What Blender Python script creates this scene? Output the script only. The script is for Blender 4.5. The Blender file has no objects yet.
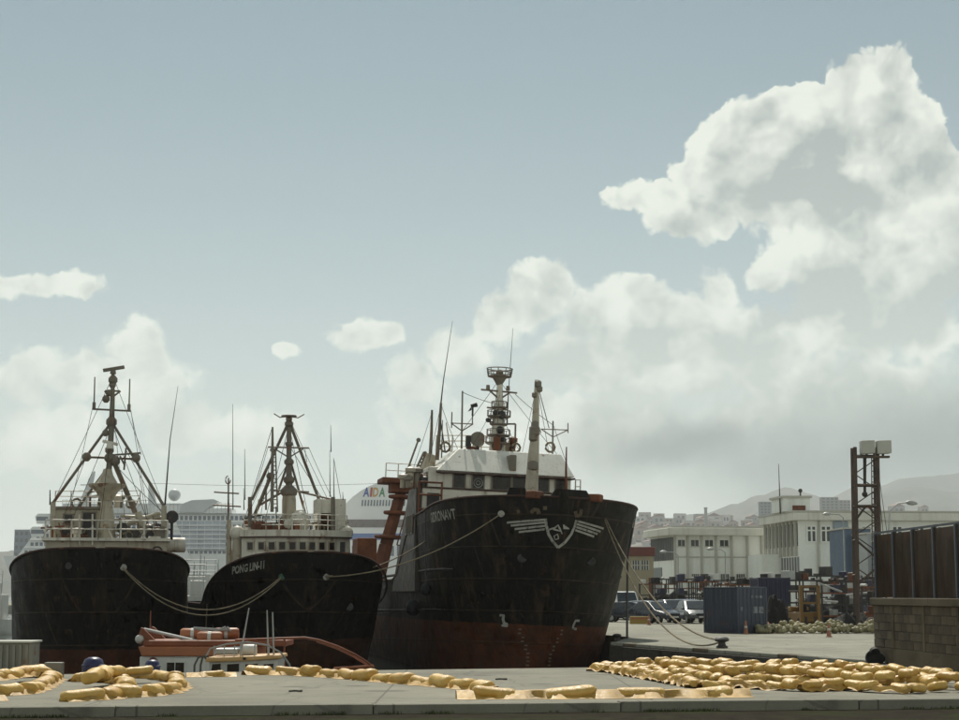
import bpy, bmesh, math, random
from mathutils import Vector, Matrix
random.seed(7)
sc = bpy.context.scene
COL = sc.collection
rad = math.radians

# ------------------------------------------------------------------ camera
F_PX, W_PX, H_PX, HORIZON = 1700.0, 959.0, 720.0, 595.0
WATER, QUAY, CAM_Z = 0.0, 1.5, 3.4
PITCH = math.atan((HORIZON - H_PX / 2) / F_PX)
cam_data = bpy.data.cameras.new('camera')
cam = bpy.data.objects.new('camera', cam_data)
COL.objects.link(cam)
cam.location = (0, 0, CAM_Z)
cam.rotation_euler = (math.pi / 2 + PITCH, 0, 0)
cam_data.sensor_fit = 'HORIZONTAL'
cam_data.sensor_width = 36.0
cam_data.lens = 36.0 * F_PX / W_PX
cam_data.clip_start = 0.5
cam_data.clip_end = 30000
sc.camera = cam


def ray(px, py):
    """direction through a photo pixel, scaled so that its forward (y) part is 1"""
    v = Matrix.Rotation(PITCH, 3, 'X') @ Vector(((px - W_PX / 2) / F_PX, 1.0, (H_PX / 2 - py) / F_PX))
    return v / v.y


def at(px, py, depth):
    return Vector((0, 0, CAM_Z)) + ray(px, py) * depth


def on(px, py, z):
    """the point of the level z under a photo pixel"""
    r = ray(px, py)
    return Vector((0, 0, CAM_Z)) + r * ((z - CAM_Z) / r.z)


# ------------------------------------------------------------------ exposure
sc.view_settings.view_transform = 'Standard'
sc.view_settings.look = 'None'
sc.view_settings.exposure = EXPOSURE = -0.15
sc.view_settings.gamma = 1.0
sc.view_settings.use_curve_mapping = False
sc.cycles.use_denoising = True
sc.cycles.use_adaptive_sampling = True
sc.cycles.adaptive_threshold = 0.02
sc.cycles.adaptive_min_samples = 12
sc.cycles.max_bounces = 6
sc.cycles.volume_bounces = 1
sc.cycles.transparent_max_bounces = 12
sc.cycles.sample_clamp_indirect = 4.0

# ------------------------------------------------------------------ node helper
class NG:
    def __init__(self, tree):
        self.t = tree
        self.n = tree.nodes
    def put(self, sock, v):
        if v is None:
            return
        if hasattr(v, 'links') or isinstance(v, bpy.types.NodeSocket):
            self.t.links.new(v, sock)
        else:
            try:
                sock.default_value = v
            except Exception:
                sock.default_value = (*v, 1.0) if len(v) == 3 else v[:3]
    def node(self, typ, **kw):
        n = self.n.new(typ)
        for k, v in kw.items():
            setattr(n, k, v)
        return n
    def m(self, op, a, b=None, c=None, clamp=False):
        n = self.node('ShaderNodeMath', operation=op, use_clamp=clamp)
        for i, v in enumerate((a, b, c)):
            if v is not None:
                self.put(n.inputs[i], v)
        return n.outputs[0]
    def v(self, op, a, b=None, scale=None):
        n = self.node('ShaderNodeVectorMath', operation=op)
        self.put(n.inputs[0], a)
        if b is not None:
            self.put(n.inputs[1], b)
        if scale is not None:
            self.put(n.inputs['Scale'], scale)
        return n.outputs['Value'] if op in ('LENGTH', 'DOT_PRODUCT', 'DISTANCE') else n.outputs['Vector']
    def noise(self, vec, scale, detail=3, rough=0.5, out=0, dist=0.0):
        n = self.node('ShaderNodeTexNoise')
        self.put(n.inputs['Vector'], vec)
        n.inputs['Scale'].default_value = scale
        n.inputs['Detail'].default_value = detail
        n.inputs['Roughness'].default_value = rough
        n.inputs['Distortion'].default_value = dist
        return n.outputs[out]
    def voro(self, vec, scale, detail=0, rough=0.5, feature='F1', rnd=1.0, out='Distance', dim='3D'):
        n = self.node('ShaderNodeTexVoronoi', feature=feature, voronoi_dimensions=dim)
        self.put(n.inputs['Vector'], vec)
        n.inputs['Scale'].default_value = scale
        if 'Detail' in n.inputs:
            n.inputs['Detail'].default_value = detail
            n.inputs['Roughness'].default_value = rough
        n.inputs['Randomness'].default_value = rnd
        return n.outputs[out]
    def smooth(self, x, lo, hi, a=0.0, b=1.0):
        n = self.node('ShaderNodeMapRange', interpolation_type='SMOOTHSTEP')
        self.put(n.inputs[0], x)
        for i, v in enumerate((lo, hi, a, b)):
            self.put(n.inputs[1 + i], v)
        return n.outputs[0]
    def lin(self, x, lo, hi, a=0.0, b=1.0):
        n = self.node('ShaderNodeMapRange')
        self.put(n.inputs[0], x)
        for i, v in enumerate((lo, hi, a, b)):
            self.put(n.inputs[1 + i], v)
        return n.outputs[0]
    def mix(self, fac, a, b, blend='MIX'):
        n = self.node('ShaderNodeMix', data_type='RGBA', blend_type=blend)
        self.put(n.inputs[0], fac)
        self.put(n.inputs[6], a if not isinstance(a, tuple) else (*a[:3], 1))
        self.put(n.inputs[7], b if not isinstance(b, tuple) else (*b[:3], 1))
        return n.outputs[2]
    def xyz(self, vec):
        n = self.node('ShaderNodeSeparateXYZ')
        self.put(n.inputs[0], vec)
        return n.outputs
    def combine(self, x, y, z):
        n = self.node('ShaderNodeCombineXYZ')
        for i, v in enumerate((x, y, z)):
            self.put(n.inputs[i], v)
        return n.outputs[0]


# ------------------------------------------------------------------ sky
SUN_EL, SUN_AZ = 52.0, -5.0          # azimuth measured from straight ahead, + to the right
world = bpy.data.worlds.new('World')
sc.world = world
world.use_nodes = True
wt = world.node_tree
wt.nodes.clear()


def ang(px, py):
    r = ray(px, py).normalized()
    return math.atan2(r.x, r.y), math.asin(r.z)


# cumulus bodies seen in the photograph: centre and half sizes in photo pixels
CLOUDS = [
    (880, 90, 44, 40), (858, 86, 44, 36), (845, 125, 78, 50), (757, 122, 58, 40), (722, 165, 60, 46), (790, 105, 40, 26), (660, 202, 62, 24),
    (800, 180, 125, 70), (905, 155, 68, 68), (692, 220, 62, 26), (945, 200, 48, 60), (880, 225, 110, 40),
    (862, 268, 130, 58), (935, 262, 90, 66), (905, 236, 90, 40), (770, 270, 40, 26), (640, 300, 34, 26), (930, 335, 70, 26), (690, 375, 60, 30), (850, 325, 140, 58), (790, 265, 44, 28),
    (543, 288, 52, 36), (597, 315, 62, 44), (505, 314, 42, 38), (652, 316, 60, 36), (714, 290, 30, 30),
    (700, 322, 70, 40), (462, 352, 56, 28), (420, 382, 48, 32), (620, 365, 130, 60), (745, 360, 120, 70),
    (545, 430, 200, 55), (820, 400, 200, 60), (366, 338, 40, 20), (284, 350, 17, 8),
    (45, 283, 78, 17), (-40, 285, 80, 20),
    (132, 348, 34, 33), (92, 372, 58, 34), (28, 372, 52, 30), (140, 390, 66, 44), (182, 428, 55, 34),
    (50, 440, 90, 46), (262, 432, 66, 34), (-60, 390, 70, 50),
]
# where their undersides and deep bodies turn grey
SHADES = [
    (665, 182, 70, 12, .0), (838, 192, 60, 22, .9), (850, 145, 56, 34, .28), (940, 190, 36, 24, .4),
    (830, 290, 95, 30, .7), (935, 308, 60, 28, .7), (735, 150, 34, 20, .3),
    (560, 318, 56, 34, .6), (520, 385, 110, 34, .55), (660, 350, 80, 26, .5), (640, 405, 100, 30, .55),
    (850, 405, 160, 50, .7), (930, 440, 120, 60, .6), (760, 440, 120, 34, .5), (180, 440, 40, 28, .25),
    (420, 420, 60, 26, .3), (715, 330, 46, 30, .45),
]

# the grey rain curtain low on the right
RAIN = [(960, 452, 240, 84), (830, 470, 190, 64), (1150, 450, 300, 100), (680, 450, 140, 46)]


def blob_field(g, uv, blobs, k=0.12):
    acc = None
    for b in blobs:
        (u, v), rx, ry = ang(b[0], b[1]), b[2] / F_PX, b[3] / F_PX
        d = g.v('MULTIPLY', g.v('SUBTRACT', uv, (u, v, 0)), (1 / rx, 1 / ry, 0))
        f = g.m('SUBTRACT', 1.0, g.v('LENGTH', d))
        if len(b) > 4:
            f = g.m('MULTIPLY', g.m('MAXIMUM', g.m('ADD', f, 0.35), 0.0), b[4])
        acc = f if acc is None else g.m('SMOOTH_MAX', acc, f, k)
    return acc


grp = bpy.data.node_groups.new('cloud_density', 'ShaderNodeTree')
grp.interface.new_socket('Dir', in_out='INPUT', socket_type='NodeSocketVector')
grp.interface.new_socket('Density', in_out='OUTPUT', socket_type='NodeSocketFloat')
grp.interface.new_socket('Soft', in_out='OUTPUT', socket_type='NodeSocketFloat')
grp.interface.new_socket('UV', in_out='OUTPUT', socket_type='NodeSocketVector')
g = NG(grp)
gi, go = g.node('NodeGroupInput'), g.node('NodeGroupOutput')
d0 = gi.outputs[0]
w1 = g.v('SCALE', g.v('SUBTRACT', g.noise(d0, 16, 2, .5, 1), (.5, .5, .5)), scale=.030)
w2 = g.v('SCALE', g.v('SUBTRACT', g.noise(d0, 70, 4, .6, 1), (.5, .5, .5)), scale=.012)
dw = g.v('ADD', d0, g.v('ADD', w1, w2))
x, y, z = g.xyz(dw)
u_ = g.m('ARCTAN2', x, y)
v_ = g.m('ARCSINE', g.m('MAXIMUM', g.m('MINIMUM', z, 1.0), -1.0))
uv = g.combine(u_, v_, 0.0)
body = blob_field(g, uv, CLOUDS)
# sky goes on outside the frame, its unseen cloud cover raised for fill light
away = g.m('MAXIMUM', g.smooth(g.m('ABSOLUTE', u_), .33, .48), g.smooth(v_, .42, .55))
gen = g.m('SUBTRACT', g.m('MULTIPLY', g.m('SUBTRACT', g.noise(d0, 3.2, 2, .5), .40), 5.0), g.m('MULTIPLY', v_, .5))
gen = g.m('ADD', g.m('MULTIPLY', gen, away), g.m('MULTIPLY', g.m('SUBTRACT', 1.0, away), -3.0))
body = g.m('MAXIMUM', body, gen)
bil = g.m('SUBTRACT', .50, g.voro(uv, 33, 3.2, .58, 'F1', dim='2D'))
fb = g.m('SUBTRACT', g.noise(dw, 30, 6, .6), .5)
den = g.m('ADD', g.m('ADD', g.m('MULTIPLY', g.m('MINIMUM', body, .62), 1.7), .20), g.m('ADD', g.m('MULTIPLY', bil, .74), g.m('MULTIPLY', fb, .55)))
g.put(go.inputs[0], den)
g.put(go.inputs[2], uv)
w3 = g.v('SCALE', g.v('SUBTRACT', g.noise(d0, 40, 2, .5, 1), (.5, .5, .5)), scale=.02)
sb = g.m('SUBTRACT', .5, g.voro(g.v('ADD', uv, w3), 27, 2.2, .55, 'SMOOTH_F1', dim='2D'))
g.put(go.inputs[1], g.m('ADD', g.m('MULTIPLY', g.m('MINIMUM', body, .8), .22), g.m('ADD', g.m('MULTIPLY', sb, .80), g.m('ADD', g.m('MULTIPLY', bil, .30), g.m('MULTIPLY', fb, .35)))))

g = NG(wt)
out = g.node('ShaderNodeOutputWorld')
bg = g.node('ShaderNodeBackground')
sky = g.node('ShaderNodeTexSky', sky_type='NISHITA')
sky.sun_disc = False
sky.sun_elevation = rad(SUN_EL)
sky.sun_rotation = rad(SUN_AZ)
sky.air_density = 1.0
sky.dust_density = 1.2
sky.ozone_density = 1.0
sky.altitude = 10
dirv = g.v('NORMALIZE', g.node('ShaderNodeTexCoord').outputs['Generated'])
sx, sy, sz = g.xyz(dirv)
el = g.m('ARCSINE', sz)


def dens(vec):
    n = g.node('ShaderNodeGroup')
    n.node_tree = grp
    g.put(n.inputs[0], vec)
    return n.outputs


D0 = dens(dirv)
D1 = dens(g.v('ADD', dirv, (-.011, 0, .017)))[1]
D0, DS, UV = D0[0], D0[1], D0[2]
crisp = g.smooth(el, .10, .26)                      # low clouds melt into the haze
alpha = g.smooth(D0, .0, g.lin(crisp, 0, 1, .80, .25))
relief = g.m('MULTIPLY', g.m('SUBTRACT', DS, D1), 1.15)
wv = g.v('ADD', g.v('SCALE', g.v('SUBTRACT', g.noise(dirv, 11, 3, .55, 1), (.5, .5, .5)), scale=.055), g.v('SCALE', g.v('SUBTRACT', g.noise(dirv, 42, 3, .6, 1), (.5, .5, .5)), scale=.035))
shade = g.m('MULTIPLY', blob_field(g, g.v('ADD', UV, wv), SHADES, .25), 1.25)
rain = g.smooth(g.m('ADD', blob_field(g, UV, RAIN, .3), g.m('MULTIPLY', g.m('SUBTRACT', g.noise(dirv, 9, 4, .55), .5), .6)), -.2, .9)
thick = g.smooth(D0, .15, 1.25)
awaymask = g.m('MAXIMUM', g.smooth(g.m('ABSOLUTE', g.m('ARCTAN2', sx, sy)), .33, .48), g.smooth(el, .42, .55))
lit = g.m('ADD', .95, relief)
lit = g.m('SUBTRACT', lit, g.m('MULTIPLY', thick, .46))
lit = g.m('SUBTRACT', lit, g.m('MULTIPLY', g.m('MAXIMUM', shade, 0.0), g.lin(g.noise(dirv, 22, 4, .55), .3, .7, .55, 1.15)))
lit = g.m('MINIMUM', g.m('MAXIMUM', lit, 0.0), 1.0)
SKY_S = 0.10
hsv = g.node('ShaderNodeHueSaturation')
hsv.inputs['Saturation'].default_value = .42
hsv.inputs['Value'].default_value = 1.0
g.put(hsv.inputs['Color'], sky.outputs[0])
skyc = g.mix(1.0, hsv.outputs[0], (.36, .505, .55), 'MULTIPLY')
CL = 1.0 / SKY_S
cloudc = g.mix(lit, tuple(c * CL for c in (.34, .395, .40)), tuple(c * CL for c in (.94, .98, .88)))
veil = g.mix(g.m('MULTIPLY', rain, .85), tuple(c * 10.0 for c in (1.62, 1.68, 1.48)), tuple(c * 10.0 for c in (.16, .205, .20)))
hz = g.m('MULTIPLY', g.m('POWER', 2.718, g.m('MULTIPLY', g.m('ABSOLUTE', el), -7.6)), .74)
col = g.mix(g.m('MULTIPLY', alpha, g.lin(crisp, 0, 1, .8, .97)), skyc, cloudc)
col = g.mix(g.m('MULTIPLY', rain, .90), col, tuple(c * CL for c in (.16, .21, .22)))
col = g.mix(hz, col, veil)
g.put(bg.inputs[0], col)
bg.inputs[1].default_value = SKY_S
g.put(out.inputs[0], bg.outputs[0])
world.cycles.sampling_method = 'MANUAL'
world.cycles.sample_map_resolution = 512

# ------------------------------------------------------------------ sun
sun_data = bpy.data.lights.new('sun', 'SUN')
sun_data.energy = 4.5
sun_data.angle = rad(0.5)
sun_data.color = (1.0, .95, .84)
sun = bpy.data.objects.new('sun', sun_data)
COL.objects.link(sun)
_sd = Vector((math.sin(rad(SUN_AZ)) * math.cos(rad(SUN_EL)), math.cos(rad(SUN_AZ)) * math.cos(rad(SUN_EL)), math.sin(rad(SUN_EL))))
sun.rotation_euler = _sd.to_track_quat('Z', 'Y').to_euler()

# ------------------------------------------------------------------ materials
MATS = {}


def weathered(name, base, rough=.6, var=.25, rust=0.0, rustcol=(.16, .06, .025), streak=0.0, streakcol=(.05, .035, .02),
              metal=0.0, scale=1.0, bump=0.0, bscale=20.0, below=None, fine=.12, spec=.5, worn=None, seams=None, rand=0.0):
    """painted or plain surface: tone variation, rust blooms, vertical run-off streaks, fine relief.
    below = (height, colour): another paint under a level line of the object"""
    if name in MATS:
        return MATS[name]
    m = bpy.data.materials.new(name)
    m.use_nodes = True
    g = NG(m.node_tree)
    p = g.n['Principled BSDF']
    co = g.node('ShaderNodeTexCoord').outputs['Object']
    big = g.noise(co, .55 * scale, 4, .6)
    c = g.mix(g.lin(big, .3, .7), tuple(k * (1 - var) for k in base), tuple(min(k * (1 + var), 1) for k in base))
    if below:
        lvl, bc = below
        zz = g.m('ADD', g.xyz(co)[2], g.m('MULTIPLY', g.m('SUBTRACT', g.noise(co, 1.3, 5, .65), .5), .22))
        bcol = g.mix(g.lin(g.noise(co, 1.1, 6, .65), .3, .7), tuple(k * .45 for k in bc), tuple(k * 1.35 for k in bc))
        c = g.mix(g.smooth(zz, lvl - .03, lvl + .03), bcol, c)
    if worn:
        c = g.mix(g.smooth(g.noise(co, .8 * scale, 8, .7), .52, .62, 0, .8), c, worn)
    if streak:
        sc_ = g.v('MULTIPLY', co, (3.0 * scale, 3.0 * scale, .22 * scale))
        st = g.smooth(g.noise(sc_, 1.0, 4, .6), .50, .72)
        c = g.mix(g.m('MULTIPLY', st, streak), c, streakcol)
    if rust:
        r1 = g.smooth(g.noise(co, 1.6 * scale, 7, .68), .66 - .22 * rust, .74 - .16 * rust)
        rc = g.mix(g.noise(co, 9 * scale, 3, .6), tuple(k * .5 for k in rustcol), tuple(k * 1.5 for k in rustcol))
        c = g.mix(g.m('MULTIPLY', r1, .85), c, rc)
    if fine:
        c = g.mix(1.0, c, g.mix(g.noise(co, 14 * scale, 4, .7), (1 - fine,) * 3, (1 + fine,) * 3), 'MULTIPLY')
    if rand:
        rv = g.node('ShaderNodeObjectInfo').outputs['Random']
        c = g.mix(1.0, c, g.mix(rv, (1 - rand,) * 3, (1 + rand,) * 3), 'MULTIPLY')
    seam = None
    if seams:
        X_, Y_, Z_ = g.xyz(co)
        zq = g.m('ADD', Z_, g.m('MULTIPLY', Y_, .02))
        row = g.m('FLOOR', g.m('DIVIDE', zq, seams[1]))
        yq = g.m('ADD', g.m('DIVIDE', Y_, seams[0]), g.m('MULTIPLY', row, .37))
        fa = g.m('MULTIPLY', g.m('ABSOLUTE', g.m('SUBTRACT', g.m('FRACT', g.m('ADD', yq, 50.0)), .5)), seams[0])
        fb_ = g.m('MULTIPLY', g.m('ABSOLUTE', g.m('SUBTRACT', g.m('FRACT', g.m('ADD', g.m('DIVIDE', zq, seams[1]), 50.0)), .5)), seams[1])
        seam = g.m('MAXIMUM', g.smooth(fa, seams[0] / 2 - .05, seams[0] / 2 - .01), g.smooth(fb_, seams[1] / 2 - .05, seams[1] / 2 - .01))
        c = g.mix(g.m('MULTIPLY', seam, g.lin(g.noise(co, 1.7, 3, .6), .35, .65, .1, .8)), c, (.055, .034, .020))
        # rust running down from the seams
        fall = g.m('FRACT', g.m('ADD', g.m('DIVIDE', zq, seams[1]), 50.5))
        run = g.m('MULTIPLY', g.m('POWER', fall, 3.0), g.smooth(g.noise(g.v('MULTIPLY', co, (5, 5, .15)), 1.0, 3, .6), .56, .68))
        c = g.mix(g.m('MULTIPLY', run, .7), c, (.070, .036, .016))
    g.put(p.inputs['Base Color'], c)
    g.put(p.inputs['Roughness'], g.lin(g.noise(co, 3 * scale, 3, .6), .3, .7, max(rough - .1, .03), min(rough + .1, 1)))
    p.inputs['Metallic'].default_value = metal
    p.inputs['Specular IOR Level'].default_value = spec
    if bump:
        b = g.node('ShaderNodeBump')
        b.inputs['Strength'].default_value = bump
        b.inputs['Distance'].default_value = .05
        hgt = g.noise(co, bscale, 4, .6)
        if seam is not None:
            hgt = g.m('ADD', hgt, g.m('MULTIPLY', seam, .5))
        g.put(b.inputs['Height'], hgt)
        g.put(p.inputs['Normal'], b.outputs[0])
    MATS[name] = m
    return m


def glass(name, col=(.020, .014, .010), rough=.12):
    if name in MATS:
        return MATS[name]
    m = bpy.data.materials.new(name)
    m.use_nodes = True
    g = NG(m.node_tree)
    p = g.n['Principled BSDF']
    co = g.node('ShaderNodeTexCoord').outputs['Object']
    g.put(p.inputs['Base Color'], g.mix(g.noise(co, 4, 3, .6), tuple(k * .5 for k in col), tuple(k * 1.6 for k in col)))
    g.put(p.inputs['Roughness'], g.lin(g.noise(co, 6, 3), .3, .7, rough, rough + .2))
    p.inputs['Specular IOR Level'].default_value = .3
    MATS[name] = m
    return m


# ------------------------------------------------------------------ mesh builder
class MB:
    def __init__(self):
        self.v, self.f, self.mi, self.cur = [], [], [], 0
    def add(self, vs, fs):
        o = len(self.v)
        self.v += [tuple(p) for p in vs]
        for f in fs:
            self.f.append([i + o for i in f])
            self.mi.append(self.cur)
        return self
    def box(self, c, s, rot=None, taper=1.0):
        hx, hy, hz = s[0] / 2, s[1] / 2, s[2] / 2
        vs = []
        for z, k in ((-hz, 1.0), (hz, taper)):
            for x, y in ((-hx, -hy), (hx, -hy), (hx, hy), (-hx, hy)):
                p = Vector((x * k, y * k, z))
                if rot is not None:
                    p = rot @ p
                vs.append(p + Vector(c))
        return self.add(vs, [(3, 2, 1, 0), (4, 5, 6, 7), (0, 1, 5, 4), (1, 2, 6, 5), (2, 3, 7, 6), (3, 0, 4, 7)])
    def span(self, a, b):
        return self.box([(a[i] + b[i]) / 2 for i in range(3)], [abs(b[i] - a[i]) for i in range(3)])
    def tube(self, a, b, r0, r1=None, n=8, cap=True):
        a, b = Vector(a), Vector(b)
        r1 = r0 if r1 is None else r1
        d = (b - a)
        if d.length < 1e-6:
            return self
        q = d.to_track_quat('Z', 'Y').to_matrix()
        vs = []
        for p, r in ((a, r0), (b, r1)):
            for i in range(n):
                t = 2 * math.pi * i / n
                vs.append(p + q @ Vector((math.cos(t) * r, math.sin(t) * r, 0)))
        fs = [(i, (i + 1) % n, n + (i + 1) % n, n + i) for i in range(n)]
        if cap:
            fs += [tuple(reversed(range(n))), tuple(range(n, 2 * n))]
        return self.add(vs, fs)
    def path(self, pts, r, n=6):
        pts = [Vector(p) for p in pts]
        vs, fs = [], []
        for i, p in enumerate(pts):
            d = pts[min(i + 1, len(pts) - 1)] - pts[max(i - 1, 0)]
            q = d.to_track_quat('Z', 'Y').to_matrix()
            rr = r[i] if isinstance(r, (list, tuple)) else r
            for k in range(n):
                t = 2 * math.pi * k / n
                vs.append(p + q @ Vector((math.cos(t) * rr, math.sin(t) * rr, 0)))
        for i in range(len(pts) - 1):
            for k in range(n):
                fs.append((i * n + k, i * n + (k + 1) % n, (i + 1) * n + (k + 1) % n, (i + 1) * n + k))
        fs += [tuple(reversed(range(n))), tuple(range((len(pts) - 1) * n, len(pts) * n))]
        return self.add(vs, fs)
    def lathe(self, prof, c=(0, 0, 0), n=16, rot=None):
        vs, fs = [], []
        for r, z in prof:
            for k in range(n):
                t = 2 * math.pi * k / n
                p = Vector((math.cos(t) * r, math.sin(t) * r, z))
                if rot is not None:
                    p = rot @ p
                vs.append(p + Vector(c))
        for i in range(len(prof) - 1):
            for k in range(n):
                fs.append((i * n + k, i * n + (k + 1) % n, (i + 1) * n + (k + 1) % n, (i + 1) * n + k))
        fs += [tuple(reversed(range(n))), tuple(range((len(prof) - 1) * n, len(prof) * n))]
        return self.add(vs, fs)
    def ball(self, c, r, n=14, m=8, sq=(1, 1, 1)):
        prof = [(max(math.sin(math.pi * i / m), .01) * r, -math.cos(math.pi * i / m) * r) for i in range(m + 1)]
        return self.lathe(prof, c, n, Matrix.Diagonal(Vector(sq)))
    def prism(self, poly, a, b, axis='y'):
        """polygon in the other two axes, pushed from a to b along axis"""
        def mk(p, t):
            return {'y': (p[0], t, p[1]), 'x': (t, p[0], p[1]), 'z': (p[0], p[1], t)}[axis]
        n = len(poly)
        vs = [mk(p, a) for p in poly] + [mk(p, b) for p in poly]
        fs = [tuple(range(n)), tuple(reversed(range(n, 2 * n)))]
        fs += [(i, n + i, n + (i + 1) % n, (i + 1) % n) for i in range(n)]
        return self.add(vs, fs)
    def mesh(self, name, mats, smooth=0, bevel=0):
        me = bpy.data.meshes.new(name)
        me.from_pydata(self.v, [], self.f)
        mats = mats if isinstance(mats, (list, tuple)) else [mats]
        for m in mats:
            me.materials.append(m)
        if len(mats) > 1:
            me.polygons.foreach_set('material_index', self.mi)
        bm = bmesh.new()
        bm.from_mesh(me)
        bmesh.ops.recalc_face_normals(bm, faces=bm.faces)
        if bevel:
            bmesh.ops.bevel(bm, geom=[e for e in bm.edges if len(e.link_faces) == 2 and e.calc_face_angle(0) > .6],
                            offset=bevel, segments=2, profile=.5, affect='EDGES', clamp_overlap=True)
        bm.to_mesh(me)
        bm.free()
        if smooth:
            me.polygons.foreach_set('use_smooth', [True] * len(me.polygons))
            me.set_sharp_from_angle(angle=rad(smooth))
        me.update()
        return me
    def build(self, name, mat, parent=None, smooth=0, bevel=0, loc=None, rotz=0):
        o = bpy.data.objects.new(name, self.mesh(name, mat, smooth, bevel))
        COL.objects.link(o)
        o.parent = parent
        if loc is not None:
            o.location = loc
        if rotz:
            o.rotation_euler.z = rotz
        return o


def link(name, me, parent=None, loc=(0, 0, 0), rot=(0, 0, 0), scale=(1, 1, 1)):
    o = bpy.data.objects.new(name, me)
    COL.objects.link(o)
    o.parent = parent
    o.location, o.rotation_euler, o.scale = loc, rot, scale
    return o


def tag(o, label, cat, group=None):
    o['label'], o['category'] = label, cat
    if group:
        o['group'] = group
    return o


def thing(name, label, cat, loc=(0, 0, 0), rotz=0, group=None):
    o = bpy.data.objects.new(name, None)
    COL.objects.link(o)
    o.empty_display_size = .3
    o.location = loc
    o.rotation_euler = (0, 0, rotz)
    return tag(o, label, cat, group)


def struct(o, kind='structure'):
    o['kind'] = kind
    return o


def text_flat(s, size=1.0, bold=0.0, squeeze=1.0):
    """outline triangles of a word: list of 2-D points and faces, starting at x = 0"""
    cu = bpy.data.curves.new('lettering', 'FONT')
    cu.body = s
    cu.size = size
    cu.offset = bold
    cu.resolution_u = 3
    o = bpy.data.objects.new('lettering', cu)
    COL.objects.link(o)
    dg = bpy.context.evaluated_depsgraph_get()
    me = o.evaluated_get(dg).to_mesh()
    bm = bmesh.new()
    bm.from_mesh(me)
    bmesh.ops.triangulate(bm, faces=bm.faces)
    bmesh.ops.subdivide_edges(bm, edges=[e for e in bm.edges if e.calc_length() > size * .35], cuts=1)
    bmesh.ops.triangulate(bm, faces=bm.faces)
    vs = [(v.co.x * squeeze, v.co.y) for v in bm.verts]
    bm.verts.index_update()
    fs = [tuple(v.index for v in f.verts) for f in bm.faces]
    bm.free()
    o.evaluated_get(dg).to_mesh_clear()
    bpy.data.objects.remove(o)
    bpy.data.curves.remove(cu)
    x0 = min(v[0] for v in vs)
    return [(v[0] - x0, v[1]) for v in vs], fs


def lettering(s, place, size, mat, parent, name='lettering', bold=0.0, squeeze=1.0):
    """place(x, y) -> 3-D point"""
    vs, fs = text_flat(s, size, bold, squeeze)
    return MB().add([place(*v) for v in vs], fs).build(name, mat, parent)


def rope_pts(a, b, sag, n=24):
    a, b = Vector(a), Vector(b)
    return [a.lerp(b, i / n) - Vector((0, 0, sag * 4 * (i / n) * (1 - i / n))) for i in range(n + 1)]


# shared paints
M_white = weathered('aged_white_paint', (.64, .61, .52), .5, .2, rust=.42, streak=.55, streakcol=(.16, .09, .045))
M_cream = weathered('cream_paint', (.40, .36, .27), .5, .2, rust=.5, streak=.6, streakcol=(.14, .08, .04))
M_mast = weathered('mast_paint', (.17, .15, .115), .55, .25, rust=.55, streak=.4, streakcol=(.12, .06, .03))
M_rust = weathered('rusted_steel', (.15, .052, .022), .8, .4, rust=.6, rustcol=(.09, .03, .015), scale=2)
M_dark = weathered('dark_steel', (.030, .028, .026), .6, .3, rust=.35, scale=2)
M_black = weathered('black_rubber', (.012, .012, .012), .8, .3)
M_glass = glass('dark_window_glass')
M_rope = weathered('pale_rope', (.21, .17, .11), .9, .35, scale=5, bump=.8, bscale=26)
M_wire = weathered('dark_wire', (.06, .055, .05), .7, .2)
M_redrail = weathered('rust_red_trim', (.045, .017, .010), .7, .3, rust=.3)
M_let = weathered('worn_white_lettering', (.34, .33, .29), .7, .25, scale=4, worn=(.08, .07, .05))
M_galv = weathered('galvanised_steel', (.36, .37, .36), .45, .2, metal=.4, rust=.2)

# ------------------------------------------------------------------ the setting: water, quays, ground, hills
def sheet(name, pts, z, mat):
    me = bpy.data.meshes.new(name)
    me.from_pydata([(p[0], p[1], z) for p in pts], [], [list(range(len(pts)))])
    me.materials.append(mat)
    o = bpy.data.objects.new(name, me)
    COL.objects.link(o)
    return struct(o)


def slab(name, pts, z0, z1, mat, bevel=.04):
    n = len(pts)
    mb = MB().add([(p[0], p[1], z0) for p in pts] + [(p[0], p[1], z1) for p in pts],
                  [tuple(range(n)), tuple(range(n, 2 * n))] + [(i, (i + 1) % n, n + (i + 1) % n, n + i) for i in range(n)])
    return struct(mb.build(name, mat, None, 0, bevel))


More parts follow.
